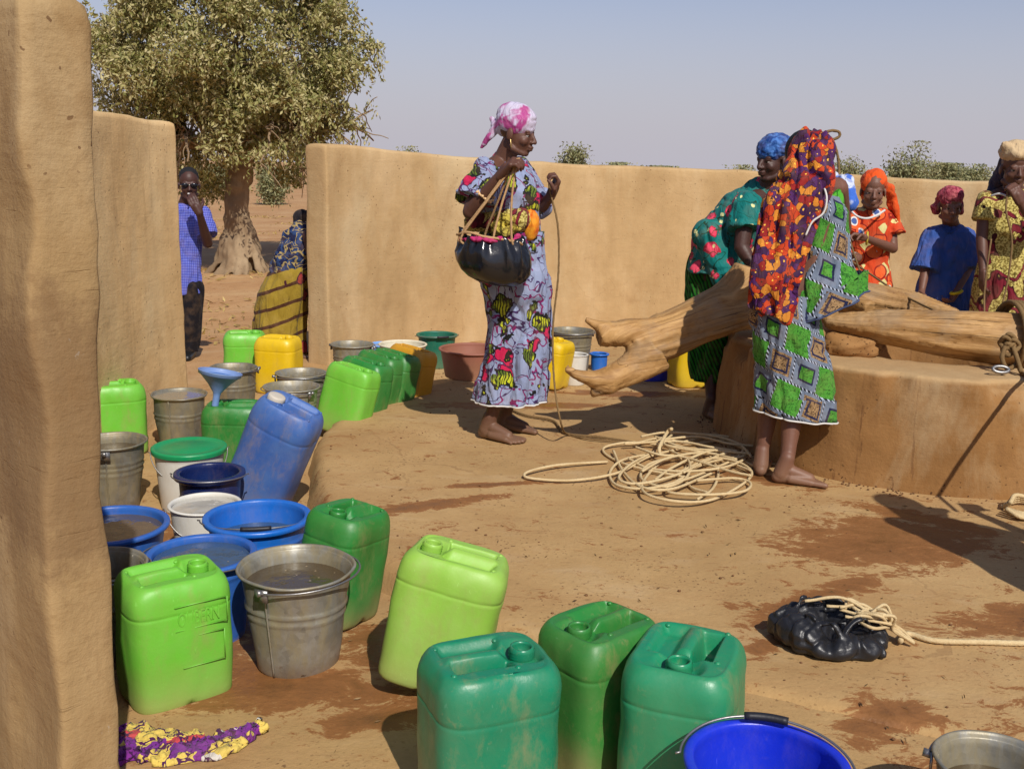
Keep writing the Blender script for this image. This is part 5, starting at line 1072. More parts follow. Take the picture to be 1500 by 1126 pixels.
# ---------------------------------------------------------------- the walking woman
def woman_pouch():
    base = np.array(ground(728, 632)); base[2] = 0.0; root = person_root(base, 'tall barefoot woman walking with a black pouch, pink and white headscarf'); body = MB()
    D = 5.15; hc = J(757, 194, 5.12); P, A = head(body, hc, (1, -.34, -.16), .99, neck=J(736, 240, 5.16))
    nk, sr, sl, ch, wa = J(735, 240, 5.17), J(712, 252, 5.05), J(762, 250, 5.33), J(738, 280, 5.18), J(746, 335, 5.17)
    hl, hr = J(754, 395, 5.22), J(748, 395, 5.12); torso(body, nk, sl, sr, ch, wa, hl, hr)
    er, wr = J(690, 310, 4.97), J(733, 258, 4.86); limb_arm(body, sr, er, wr, 1.12); hand(body, wr, wr-er, (0.75, 0.1, -.6), 1.05, 1.05, ts=1)
    el, wl = J(786, 312, 5.30), J(806, 288, 5.18); limb_arm(body, sl, el, wl); hand(body, wl, np.array([.35, -.15, .9]), (-.9, -.25, .2), 1.0, 1.15, ts=1)
    kr, kl = J(750, 500, 5.11), J(764, 495, 5.21); ar, al = J(718, 600, 5.12), J(742, 590, 5.30); ar[2] = .09; al[2] = .10
    limb_leg(body, hr, kr, ar); limb_leg(body, hl, kl, al); foot(body, ar, (.86, -.5), 0.002, 1.06, -1); foot(body, al, (.95, -.3), 0.004, 1.0, 1)
    b = solid(body, .0046, 'body', SK, root, 2, off=tuple(base))
    for k in (1, -1): eyeball(P(k*.030, .0655, -.0075), A[:, 1], .0122, b, tuple(base))
    pr = mat_cloth('leaf_print', pat_flower, .8, .15)
    bl = MB(); seg(bl, J(736, 250, 5.17), .085, J(740, 285, 5.18), .150); seg(bl, J(712, 256, 5.06), .062, J(762, 254, 5.3), .062)
    for q in (sr, sl): seg(bl, q+[0, 0, -.0], .068, ch, .13)
    seg(bl, J(742, 280, 5.16), .150, J(752, 330, 5.17), .138); seg(bl, J(752, 330, 5.17), .138, J(748, 362, 5.17), .168, flat=True); seg(bl, J(768, 292, 5.10), .075, J(770, 320, 5.12), .07)
    seg(bl, sr+[0.01, 0, .0], .074, J(700, 283, 5.0), .098, flat=True); seg(bl, J(704, 275, 5.02), .09, J(696, 296, 4.99), .112, flat=True); seg(bl, sl, .07, J(785, 296, 5.33), .085, flat=True); seg(bl, J(785, 296, 5.33), .06, J(795, 306, 5.28), .05)
    seg(bl, J(737, 238, 5.17), .068, J(737, 250, 5.17), .10)
    solid(bl, VX, 'blouse', pr, root, 2, fold(.016, 11, 6, 3), off=tuple(base))
    g = garment([(750, 338, D, 46, .80, .02, 0), (747, 370, D, 53, .80, .03, 0), (752, 405, D, 54, .78, .03, 0), (759, 440, D, 49, .76, .05, 0), (761, 480, D, 45, .76, .08, 0), (758, 520, D, 46, .76, .11, 0), (752, 560, D, 50, .76, .14, 0), (747, 587, D, 52, .78, .12, 0.02)], seed=1, k=8)
    sk = loft_part('skirt', g, pr, root, tuple(base), trim=M_TRIM, crease=.015, seed=4)
    # waist knots
    sa = MB(); rs = np.random.default_rng(1)
    sa.add(*ico(J(776, 328, 5.04), (.042, .032, .080), 20)); sa.add(*ico(J(770, 318, 5.06), (.045, .03, .045), 20))
    solid(sa, .006, 'orange_sash', mat_cloth('orange_cloth', lambda nt, v: mix(nt, thr(nt, noi(nt, v, 11, 3), .42, .58), rgb(206, 84, 20), rgb(226, 150, 40)), .6, .2), root, 2, fold(.012, 16, 6, 2), off=tuple(base))
    sa = MB()
    for k in range(16): sa.add(*ico(J(rs.uniform(722, 758), rs.uniform(318, 342), rs.uniform(4.96, 5.0)), np.array([.03, .03, .024])*rs.uniform(.7, 1.1), 12))
    solid(sa, .005, 'yellow_sash', mat_cloth('yellow_lace', lambda nt, v: mix(nt, contour(nt, v, 30, .5, .06), rgb(186, 168, 70), rgb(110, 92, 30)), .8, .4), root, 1, fold(.008, 40, 40, 5), off=tuple(base))
    sa = MB(); seg(sa, J(694, 326, 5.1), .05, J(760, 322, 5.02), .06); solid(sa, .007, 'waist_wrap', mat_cloth('brown_print', pat_olive, .8), root, 2, fold(.012, 20, 14, 8), off=tuple(base))
    # headscarf
    sc = MB(); A3 = frame((1, -.34, -.30)); Q = lambda x, y, z: hc+A3 @ np.array([x, y, z])
    sc.add(*ico(Q(0, -.018, .050), (.083, .104, .086), 28, A3)); sc.add(*ico(Q(0, -.04, .07), (.070, .080, .066), 24, A3)); seg(sc, Q(0, -.085, .01), .052, Q(0, -.115, .0), .028); seg(sc, Q(0, -.11, .0), .022, Q(-.01, -.145, .022), .016); seg(sc, Q(0, -.11, -.01), .022, Q(0.01, -.125, -.06), .018); seg(sc, Q(0.01, -.125, -.06), .018, Q(.01, -.15, -.12), .010)
    cut = Q(0, .035, .022); cn = A3 @ np.array([0, .42, -.9])
    o = solid(sc, .006, 'headscarf', mat_cloth('pink_white', pat_pinkwhite, .45, .1), root, 2, fold(.007, 12, 20, 9), off=tuple(base))
    seg_ = MB(); V, F, u = tube(catmull([P(.078, .0, -.035), P(.084, .008, -.055), P(.080, .012, -.075), P(.076, .006, -.05)], 6), .0026, 6); mk('earring', V, F, M_GOLD, root, off=tuple(base))
    # beads on the right wrist
    ax = (wr-er)/np.linalg.norm(wr-er); u = np.cross(ax, [0, 0, 1]); u /= np.linalg.norm(u); v = np.cross(ax, u); c0 = er+(wr-er)*.5; bd = MB(); V, F, q = tube(np.array([c0+.041*(cos(t)*u+sin(t)*v) for t in np.linspace(0, 2*pi, 30)]), .0045, 6, cap=False); bd.add(V, F)
    for t in np.linspace(0, 2*pi, 15, endpoint=False): bd.add(*ico(c0+ax*.006*sin(3*t)+.045*(cos(t)*u+sin(t)*v), (.0075,)*3, 8))
    bd.build('bracelet', mat_simple('cream_bead', rgb(214, 176, 128), .4), root, off=tuple(base))
    return wr, wl
W1R, W1L = woman_pouch()
def pouch_held():
    c = J(718, 385, 4.90); root = empty('rubber_pouch', c); tag(root, 'glossy black rubber pouch hanging by ropes from the walking woman\'s hand', 'pouch')
    n = 120; rings = []
    for h, rx in [(-.105, .03), (-.098, .09), (-.082, .135), (-.055, .172), (-.02, .193), (.02, .197), (.055, .188), (.085, .172), (.108, .160), (.122, .158), (.118, .140), (.09, .13), (.05, .12), (.03, .05)]:
        ring = []
        for j in range(n):
            a = 2*pi*j/n; g = sstep(.0, .11, h); f = .93*(1+(.22*nz(cos(a)*5.2, sin(a)*5.2, 7.3+h*5)+.12*nz(cos(a)*11, sin(a)*11, 2+h*6))*(.04+.96*g)+.10*nz(cos(a)*2, sin(a)*2, h*5)); x = rx*f*cos(a); ring.append((x+(-.13)*(h+.1)*.35+.02, rx*.72*f*sin(a), h-.07*x*(1-.0)-(.10*x if h < .05 else -.02*x)+.05*nz(cos(a)*4.2, sin(a)*4.2, 2.0)*sstep(.03, .12, h)+.12*x*x*0))
        rings.append(ring)
    V, F = loft(rings, True, True); mk('bag', V, F, mat_simple('wet_rubber', (0.010, 0.010, 0.012), .17, spec=.6, bmp=.4, bs=18), root)
    mb = MB(); rs = np.random.default_rng(5)
    for k in range(16): a = rs.uniform(pi, 2*pi) if k < 13 else rs.uniform(0, pi); p = np.array([.125*cos(a)-.005, .10*sin(a), .115]); mb.add(*ico(p+rs.normal(size=3)*.006, np.array([.018, .012, .013])*rs.uniform(.8, 1.1), 10))
    V, F, u = tube(np.array([(.12*cos(t)-.005, .096*sin(t), .108) for t in np.linspace(0, 2*pi, 40)]), .010, 8, cap=False); mb.add(V, F)
    solid(mb, .004, 'cloth_lining', mat_cloth('pink_lining', flat(rgb(206, 50, 120), rgb(150, 26, 84)), .7), root, 1, fold(.006, 40, 40, 3))
    h = W1R+np.array([.05, -.02, .05])-np.array(c); rp = MB()
    for (x, y, s) in [(-.145, -.02, .0), (-.135, -.045, .01), (.015, -.10, .015), (.10, -.085, .02), (-.03, .09, .0)]:
        rope_into(rp, [h+np.array([s, -.01, 0]), h*.5+np.array([x, y, .12])*.5+[0, -.01, 0], (x, y, .125), (x+.012, y*.85, .085)], .0052, .03, n=8)
    rope_into(rp, [(-.16, -.01, .13), (-.10, -.07, .145), (-.03, -.10, .13), (.05, -.10, .12), (.13, -.06, .105), (.15, -.02, .09)], .006, .03)
    rope_into(rp, [h+[.0, .0, -.02], h+[.03, -.01, .03], h+[.045, 0, .0], h+[.02, 0, -.03]], .006, .03)
    o = rp.build('rope', mat_rope('pale_cord', rgb(204, 170, 126), rgb(160, 120, 78)), root)
pouch_held()
def long_rope():
    mb = MB(); a = W1L+np.array([-.005, -.03, .085]); g = lambda x, y: gpt(x, y, .012)
    rope_into(mb, [J(809, 262, 5.16), a+[0, 0, .02], a-[0, 0, .05], J(817, 330, 5.14), J(818, 400, 5.10), J(810, 480, 5.08), J(812, 560, 5.05), J(822, 620, 5.0), g(832, 636), g(860, 642), g(900, 646), g(940, 650)], .0048, .035)
    rope_into(mb, [g(740, 596), g(770, 608), g(810, 616), g(828, 634), g(880, 640), g(930, 648)], .006, .045)
    o = mb.build('rope', M_ROPED, None, off=gpt(830, 636)); tag(o, 'thin rope hanging from the walking woman\'s raised left hand to the ground', 'rope')
long_rope()
# ---------------------------------------------------------------- woman in the patchwork print, seen from behind
def woman_back():
    base = np.array(gpt(1150, 700)); root = person_root(base, 'barefoot woman seen from behind in a green and grey patchwork print dress'); body = MB(); D = 4.62
    hc = J(1184, 234, 4.66); P, A = head(body, hc, (-.35, .92, -.1), 1.0, neck=J(1192, 272, 4.66))
    nk, sl, sr, ch, wa = J(1195, 274, 4.66), J(1160, 290, 4.62), J(1226, 276, 4.70), J(1198, 325, 4.66), J(1188, 395, 4.66)
    hl, hr = J(1150, 450, 4.66), J(1172, 452, 4.64); torso(body, nk, sl, sr, ch, wa, hl, hr)
    el, wl = J(1156, 345, 4.92), J(1190, 345, 5.12); limb_arm(body, sl, el, wl); hand(body, wl, (.5, .7, .2), (.3, -.1, .9), 1, .9, 1)
    er, wr = J(1236, 335, 4.95), J(1222, 318, 5.18); limb_arm(body, sr, er, wr); hand(body, wr, (-.2, .7, .5), (-.8, 0, .3), 1, .9, -1)
    kl, kr = J(1130, 570, 4.66), J(1164, 575, 4.59); al, ar = J(1115, 682, 4.62), J(1152, 686, 4.48); al[2] = .085; ar[2] = .09
    limb_leg(body, hl, kl, al, .9); limb_leg(body, hr, kr, ar, .95); foot(body, al, (.25, .95), .002, 1.0, 1); foot(body, ar, (.97, -.2), .002, 1.0, 1)
    b = solid(body, .0048, 'body', SK3, root, 2, off=tuple(base))
    for k in (1, -1): eyeball(P(k*.030, .0655, -.0075), A[:, 1], .0122, b, tuple(base))
    pt = mat_cloth('patchwork_print', pat_patch, .85, .15, uv=True)
    g = garment([(1150, 432, D, 42, .8, .02, 0), (1150, 460, D, 52, .8, .03, 0), (1155, 500, D, 53, .78, .05, 0), (1160, 550, D, 55, .76, .08, -.03), (1164, 608, D-.02, 58, .74, .11, -.10)], k=6, phase=2)
    loft_part('skirt', g, pt, root, tuple(base), trim=M_TRIM, crease=.011, seed=2)
    g = garment([(1204, 284, 4.66, 26, .7, .01, -.2), (1206, 305, 4.66, 38, .72, .02, -.1), (1206, 345, 4.66, 40, .72, .03, 0), (1206, 385, 4.66, 42, .74, .06, .08), (1208, 418, 4.64, 48, .80, .10, .25), (1211, 450, 4.62, 54, .86, .15, .48)], k=6, phase=1)
    loft_part('tunic', g, pt, root, tuple(base), trim=mat_simple('blue_hem', rgb(60, 70, 100), .8), crease=.012, seed=6)
    st = MB(); seg(st, J(1221, 276, 4.68), .036, J(1219, 300, 4.66), .052); seg(st, J(1221, 276, 4.68), .036, J(1212, 285, 4.76), .045)
    solid(st, .006, 'shoulder_strap', mat_cloth('green_print', lambda nt, v: mix(nt, contour(nt, v, 20, .5, .04), rgb(74, 162, 44), rgb(36, 104, 22)), .85), root, 2, fold(.006, 20, 20, 1), off=tuple(base))
    V, F, u = tube(catmull([J(1205, 268, 4.55), J(1211, 290, 4.50), J(1206, 312, 4.49), J(1190, 325, 4.49), J(1180, 345, 4.49)], 8), .0045, 8); mk('armhole_trim', V, F, M_TRIM, root, off=tuple(base))
    # long headscarf over the back
    sc = MB(); Q = lambda x, y, z: hc+A @ np.array([x, y, z])
    sc.add(*ico(Q(0, -.022, .030), (.098, .105, .108), 28, A)); 
    g2 = garment([(1186, 215, 4.60, 20, .9, .02, 0), (1186, 238, 4.60, 31, .8, .03, 0), (1181, 262, 4.57, 38, .62, .05, 0), (1164, 298, 4.54, 45, .42, .09, .0), (1151, 345, 4.52, 42, .34, .14, 0), (1139, 395, 4.50, 37, .36, .18, 0), (1132, 435, 4.50, 34, .40, .22, -.1), (1126, 464, 4.50, 28, .42, .25, -.3)], k=8, phase=3); V, F = loft(g2); sc.add(V, F)
    seg(sc, Q(-.03, .02, -.08), .07, J(1150, 285, 4.62), .08)
    solid(sc, VX, 'headscarf', mat_cloth('blossom_print', pat_scarf, .7, .15), root, 1, fold(.026, 15, 2.5, 7, 1.2), off=tuple(base))
    hr_ = MB(); hr_.add(*ico(Q(-.01, .018, .042), (.084, .085, .092), 22, A)); hr_.build('hair', M_HAIR, root, off=tuple(base))
    sh = MB(); seg(sh, J(1238, 268, 4.86), .045, J(1238, 295, 4.86), .062); seg(sh, J(1215, 262, 4.9), .04, J(1240, 280, 4.88), .05)
    solid(sh, .006, 'shawl', mat_cloth('tie_dye', lambda nt, v: mix(nt, thr(nt, noi(nt, v, 14, 3, .6, 1), .45, .55), rgb(60, 104, 196), rgb(196, 206, 226)), .8), root, 2, fold(.012, 18, 10, 3), off=tuple(base))
woman_back()
def rope_loop():
    mb = MB(); q = lambda x, y, d=4.9: J(x, y, d)
    rope_into(mb, [q(1202, 262), q(1198, 235), q(1196, 212), q(1200, 200), q(1215, 192), q(1228, 193), q(1230, 199), q(1222, 204), q(1205, 205), q(1196, 208)], .0065, .04)
    rope_into(mb, [q(1204, 207), q(1214, 205), q(1222, 212), q(1227, 228), q(1229, 250), q(1230, 275), q(1234, 310, 5.4), q(1240, 338, 6.2)], .006, .04)
    rope_into(mb, [q(1200, 208), q(1212, 200), q(1220, 206)], .007, .04); rope_into(mb, [q(1197, 214), q(1206, 222), q(1212, 240), q(1214, 262)], .005, .04)
    o = mb.build('rope', M_ROPED, None, off=tuple(q(1210, 230))); tag(o, 'stiff rope loop raised above the orange and purple headscarf', 'rope')
rope_loop()
# ---------------------------------------------------------------- woman in teal leaning over the beam
def woman_teal():
    base = np.array(gpt(1046, 612)); root = person_root(base, 'woman in a teal flowered blouse and blue headscarf leaning beside the raised beam'); body = MB()
    hc = J(1133, 234, 5.72); P, A = head(body, hc, (-.88, -.50, -.08), 1.04, neck=J(1118, 282, 5.78))
    nk, s1, s2, ch, wa = J(1118, 284, 5.78), J(1094, 302, 5.66), J(1122, 300, 5.98), J(1082, 325, 5.82), J(1052, 372, 5.85)
    h1, h2 = J(1040, 405, 5.82), J(1048, 407, 5.90); torso(body, nk, s1, s2, ch, wa, h1, h2, 1.0)
    e1, w1 = J(1086, 362, 5.60), J(1104, 392, 5.55); limb_arm(body, s1, e1, w1, 1.1); hand(body, w1, (.6, -.1, -.5), (0, -.4, -.9), 1, .9, 1)
    e2, w2 = J(1120, 360, 6.0), J(1138, 385, 5.9); limb_arm(body, s2, e2, w2, 1.05); hand(body, w2, (.8, -.1, -.3), (0, -.2, -.9), 1, .9, -1)
    k1, k2 = J(1042, 520, 5.78), J(1053, 520, 5.86); a1, a2 = J(1042, 600, 5.68), J(1052, 590, 5.88); a1[2] = .09; a2[2] = .09; limb_leg(body, h1, k1, a1, .95); limb_leg(body, h2, k2, a2, .95); foot(body, a1, (.5, -.8), .002, 1, 1); foot(body, a2, (.8, -.4), .002, 1, -1)
    b = solid(body, .005, 'body', SK2, root, 2, off=tuple(base))
    for k in (1, -1): eyeball(P(k*.030, .0655, -.0075), A[:, 1], .0122, b, tuple(base))
    bl = MB(); seg(bl, J(1112, 286, 5.80), .10, J(1082, 322, 5.82), .155); seg(bl, J(1082, 322, 5.82), .155, J(1052, 362, 5.84), .15); seg(bl, J(1052, 362, 5.84), .15, J(1047, 400, 5.84), .165, flat=True); seg(bl, s1, .085, s2, .085)
    seg(bl, s1+[0, 0, .01], .088, J(1092, 336, 5.62), .098, flat=True); seg(bl, s2, .08, J(1122, 340, 6.0), .09, flat=True); seg(bl, J(1040, 345, 5.75), .10, J(1062, 405, 5.68), .07)
    solid(bl, VX, 'blouse', mat_cloth('teal_print', pat_teal, .7, .15), root, 2, fold(.018, 11, 6, 13), off=tuple(base))
    g = garment([(1045, 372, 5.86, 32, .9, .03, 0), (1042, 400, 5.86, 36, .9, .04, 0), (1042, 450, 5.84, 34, .9, .06, 0), (1044, 510, 5.82, 36, .85, .08, 0), (1048, 556, 5.80, 37, .8, .1, 0)], k=7)
    loft_part('skirt', g, mat_cloth('green_stripe_print', pat_green, .8), root, tuple(base), crease=.012, seed=9)
    sc = MB(); A3 = frame((-.88, -.50, -.30)); Q = lambda x, y, z: hc+A3 @ np.array([x, y, z]); sc.add(*ico(Q(0, -.020, .062), (.092, .108, .080), 26, A3)); seg(sc, Q(0, -.09, .03), .055, Q(.02, -.12, .0), .035)
    solid(sc, .006, 'headscarf', mat_cloth('blue_scarf', pat_blue, .6), root, 1, fold(.008, 20, 28, 2), off=tuple(base))
    V, F, u = tube(catmull([P(-.08, -.004, -.045), P(-.084, 0, -.06), P(-.082, .004, -.074)], 5), .004, 6); mk('earring', V, F, M_TRIM, root, off=tuple(base))
woman_teal()
# ---------------------------------------------------------------- children behind the well
def child(label, hc, f, s, nk, sh, el, wr, hands, rings, mat, skin, scarf, gname, sleeves, feet, hips, scarf_mat, extra=None, trim=None, col=None):
    base = np.array([(feet[0][0]+feet[1][0])/2, (feet[0][1]+feet[1][1])/2, 0.0]); root = person_root(base, label); body = MB(); P, A = head(body, hc, f, s, neck=nk); off = tuple(base)
    ch = (nk+(sh[0]+sh[1])/2)/2-[0, 0, .12*s]; wa = ch*.45+(hips[0]+hips[1])/2*.55; torso(body, nk, sh[0], sh[1], ch, wa, hips[0], hips[1], s*.88)
    for k in (0, 1):
        limb_arm(body, sh[k], el[k], wr[k], s*.88); d, n_, cu, ts = hands[k]; hand(body, wr[k], d, n_, s*.92, cu, ts)
        an = np.array([feet[k][0], feet[k][1], .085]); kn = (hips[k]+an)/2+[0, -.03, 0]; limb_leg(body, hips[k], kn, an, s*.85); foot(body, an, (-.1+.2*k, -1), .002, s*.92, 1-2*k)
    b = solid(body, .0048, 'body', skin, root, 2, off=off)
    for k in (1, -1): eyeball(P(k*.030*1, .0665, -.006), A[:, 1], .0125*s, b, off)
    g = garment(rings, k=7); c = MB(); V, F = loft(g); c.add(V, F)
    for (p1, r1, p2, r2) in sleeves: seg(c, p1, r1, p2, r2, flat=True); c.add(*ico(p1, (r1, r1, r1), 14))
    solid(c, VX, gname, mat, root, 2, fold(.014, 14, 5, hc[0]*7), off=off)
    sc = MB()
    for t in scarf:
        if t[0] == 'e': sc.add(*ico(P(*t[1]), np.array(t[2])*s, 24, A))
        else: seg(sc, t[1] if not callable(t[1]) else t[1](P), t[2], t[3] if not callable(t[3]) else t[3](P), t[4])
    solid(sc, .006, 'headscarf', scarf_mat, root, 1, fold(.009, 18, 14, hc[0]*3), off=off)
    if extra: extra(root, P, A, off)
    return root
Dg = 6.62
def girl_orange():
    def extra(root, P, A, off):
        V, F, u = tube(catmull([J(1246, 308, 6.44), J(1256, 317, 6.40), J(1270, 320, 6.38), J(1285, 315, 6.40), J(1296, 308, 6.46)], 6), .007, 8); mk('collar_trim', V, F, M_TRIM, root, off=off)
        c0 = J(1270, 349, 6.33); V, F, u = tube(np.array([c0+np.array([.3*.034*cos(t), .034*cos(t), .036*sin(t)]) for t in np.linspace(0, 2*pi, 24)]), .007, 8, cap=False); mk('bracelet', V, F, mat_simple('yellow_bracelet', rgb(190, 170, 60), .5), root, off=off)
    child('child in an orange and red circle print with a bright orange headscarf', J(1279, 279, 6.50), (-.22, -1, -.12), .96, J(1275, 310, 6.60), (J(1247, 318, 6.58), J(1303, 318, 6.62)), (J(1236, 356, 6.50), J(1308, 364, 6.55)), (J(1238, 378, 6.34), J(1266, 348, 6.30)),
          (((.3, -.4, .2), (0.2, -.3, -.9), 1.0, -1), ((-.95, -.1, .1), (0, -.5, -.8), .9, 1)), [(1274, 304, 6.60, 20, .8, .01, 0), (1274, 314, 6.60, 33, .7, .02, 0), (1274, 340, 6.58, 33, .66, .03, 0), (1272, 380, 6.6, 31, .7, .04, 0), (1270, 420, 6.6, 35, .75, .06, 0), (1270, 500, 6.6, 42, .8, .1, 0), (1270, 535, 6.6, 44, .8, .1, 0)],
          mat_cloth('circle_print', pat_circles, .8), SK3, [('e', (0, -.030, .050), (.084, .096, .086)), ('e', (0, -.05, -.01), (.080, .070, .10)), ('s', lambda P: P(-.07, -.04, 0.03), .03, J(1308, 288, 6.58), .028), ('s', J(1308, 288, 6.58), .028, J(1317, 326, 6.56), .014), ('s', J(1303, 276, 6.58), .03, J(1305, 305, 6.6), .022)], 'dress',
          [(J(1247, 318, 6.58), .06, J(1241, 345, 6.54), .075), (J(1303, 318, 6.62), .06, J(1309, 344, 6.58), .078)], [J(1262, 300, 6.6), J(1286, 300, 6.62)], (J(1262, 430, 6.6), J(1282, 430, 6.6)), mat_cloth('orange_scarf', flat(rgb(226, 92, 24), rgb(200, 62, 16)), .75), extra)
def boy_blue():
    def extra(root, P, A, off):
        c = MB(); rs = np.random.default_rng(2)
        for k in range(7): c.add(*ico(J(rs.uniform(1326, 1345), rs.uniform(428, 446), 6.22), (.035, .03, .03), 12))
        c0 = J(1401, 428, 6.33); V, F, u = tube(np.array([c0+np.array([.031*cos(t), .031*sin(t), .01*cos(t)]) for t in np.linspace(0, 2*pi, 24)]), .009, 8, cap=False); mk('wristband', V, F, mat_simple('yellow_band', rgb(214, 190, 30), .5), root, off=off)
        for sd in (-1, 1):
            q = MB(); seg(q, J(1391+sd*2, 340, 6.41), .012, J(1391+sd*12, 334, 6.44), .016); q.build('collar', mat_cloth('blue_collar', flat(rgb(40, 72, 140)), .8), root, off=off)
    child('child in a plain blue shirt with a maroon head wrap standing behind the beam', J(1392, 301, 6.40), (-.12, -1, -.16), .90, J(1394, 332, 6.50), (J(1366, 346, 6.48), J(1416, 346, 6.50)), (J(1356, 392, 6.42), J(1418, 394, 6.44)), (J(1350, 428, 6.32), J(1402, 426, 6.34)),
          (((-.3, -.5, -.5), (.5, -.4, 0), .8, 1), ((-.5, -.2, -.8), (-.6, 0, .3), .9, 1)), [(1392, 328, 6.50, 17, .85, .01, 0), (1391, 338, 6.50, 32, .72, .02, 0), (1390, 365, 6.48, 34, .66, .03, 0), (1388, 400, 6.48, 38, .66, .05, 0), (1386, 440, 6.48, 44, .7, .07, 0), (1386, 490, 6.5, 48, .7, .08, 0)],
          mat_cloth('blue_cotton', flat(rgb(58, 90, 160), rgb(46, 74, 140)), .85, .2), SK3, [('e', (0, -.020, .060), (.086, .104, .074)), ('s', lambda P: P(.06, -.05, .02), .03, lambda P: P(.082, -.04, -.055), .018), ('s', lambda P: P(-.06, -.05, .02), .03, lambda P: P(-.082, -.04, -.05), .018), ('s', lambda P: P(.07, -.06, -.05), .03, lambda P: P(.095, -.05, -.02), .022)], 'shirt',
          [(J(1366, 346, 6.48), .062, J(1354, 396, 6.42), .088), (J(1416, 346, 6.50), .06, J(1417, 394, 6.45), .078)], [J(1378, 300, 6.5), J(1402, 300, 6.5)], (J(1380, 450, 6.5), J(1402, 450, 6.5)), mat_cloth('maroon_scarf', pat_maroon, .75), extra)
def girl_olive():
    def extra(root, P, A, off):
        v = MB(); seg(v, P(-.02, -.06, .03), .085, J(1462, 268, 6.22), .055); seg(v, J(1470, 250, 6.24), .05, J(1452, 288, 6.22), .04); solid(v, .006, 'veil', mat_cloth('dark_veil', flat(rgb(52, 54, 74)), .8), root, 2, fold(.01, 16, 9, 1), off=off)
        V, F, u = tube(catmull([J(1452, 287, 5.98), J(1464, 284, 5.94), J(1476, 288, 5.92)], 6), .006, 8); mk('collar_trim', V, F, M_TRIM, root, off=off)
    child('child in an olive and maroon print with a cream head wrap, hand at the mouth', J(1487, 246, 6.02), (-.12, -1, -.12), 1.0, J(1484, 280, 6.12), (J(1444, 294, 6.10), J(1520, 292, 6.10)), (J(1438, 348, 6.06), J(1520, 338, 5.86)), (J(1440, 398, 5.98), J(1494, 296, 5.84)),
          (((.05, -.1, -1), (.9, 0, 0), .5, -1), ((-.45, .05, .85), (-.3, .95, 0), .9, -1)), [(1482, 276, 6.12, 18, .9, .01, 0), (1480, 288, 6.12, 36, .72, .02, 0), (1480, 320, 6.1, 42, .66, .03, 0), (1478, 365, 6.1, 41, .68, .04, 0), (1476, 410, 6.1, 47, .7, .06, 0), (1476, 460, 6.1, 52, .75, .08, 0), (1476, 560, 6.1, 56, .8, .1, 0)],
          mat_cloth('olive_print', pat_olive, .85), SK, [('e', (0, -.015, .080), (.098, .110, .058)), ('e', (0, -.02, .10), (.088, .095, .06)), ('s', lambda P: P(.05, .02, .10), .04, lambda P: P(.085, .02, .13), .02)], 'dress',
          [(J(1444, 294, 6.10), .062, J(1440, 322, 6.08), .074), (J(1520, 292, 6.10), .062, J(1524, 322, 6.0), .08)], [J(1468, 300, 6.1), J(1492, 300, 6.1)], (J(1466, 430, 6.1), J(1490, 430, 6.1)), mat_cloth('cream_scarf', flat(rgb(206, 184, 146), rgb(180, 150, 110)), .85), extra)
girl_orange(); boy_blue(); girl_olive()
def ropes_children():
    mb = MB(); rope_into(mb, [J(1243, 345, 6.25), J(1252, 375, 6.15), J(1262, 405, 6.0), J(1264, 422, 5.9)], .005, .04)
    rope_into(mb, [J(1240, 378, 6.28), J(1270, 398, 6.1), J(1310, 425, 5.8), J(1350, 446, 5.5), J(1385, 462, 5.2)], .0055, .04)
    o = mb.build('rope', M_ROPED, None, off=tuple(J(1262, 400, 6.0))); tag(o, 'rope slanting from the hands of the child in orange across the beams', 'rope')
    mb = MB(); rope_into(mb, [J(1476, 280, 5.86), J(1474, 310, 5.84), J(1482, 350, 5.82), J(1478, 400, 5.82), J(1470, 440, 5.80), J(1466, 462, 5.7)], .0055, .04)
    rope_into(mb, [J(1452, 350, 5.86), J(1446, 390, 5.84), J(1442, 430, 5.80), J(1442, 462, 5.7)], .005, .04)
    o = mb.build('rope', M_ROPED, None, off=tuple(J(1470, 380, 5.8))); tag(o, 'pale cord hanging down the front of the olive and maroon dress', 'rope')
    mb = MB(); q = lambda x, y, d: J(x, y, d)             # lashing round the thick beam, with a steel ring
    ctr = J(1478, 492, 4.82)
    for k in range(3): rope_into(mb, [ctr+np.array([.02*k-.01+.004*t, .160*cos(t), .160*sin(t)]) for t in np.linspace(-.6, 2*pi-.6, 26)], .0115, .05)
    for k, (x, y) in enumerate([(1472, 502), (1484, 506), (1478, 498), (1476, 512)]): rope_into(mb, [q(x-8, y, 4.63), q(x, y-9, 4.60), q(x+9, y, 4.61), q(x, y+9, 4.60), q(x-8, y, 4.63)], .010, .05)
    rope_into(mb, [q(1472, 508, 4.6), q(1468, 525, 4.56), q(1476, 540, 4.55), q(1490, 530, 4.57), q(1484, 508, 4.6)], .010, .05); rope_into(mb, [q(1484, 510, 4.6), q(1490, 525, 4.56), q(1496, 545, 4.5)], .010, .05)
    o = mb.build('rope', M_ROPED, None, off=tuple(ctr)); tag(o, 'thick knotted rope lashed around the beam at the right edge', 'rope')
    V, F, u = tube(np.array([J(1466, 541, 4.50)+np.array([.035*cos(t), .012*sin(t), .012*sin(t)]) for t in np.linspace(0, 2*pi, 30)]), .008, 8, cap=False); o = mk('shackle', V, F, M_WIRE, None, off=tuple(J(1466, 541, 4.5))); tag(o, 'small steel ring lying on the well rim under the knotted rope', 'shackle')
ropes_children()
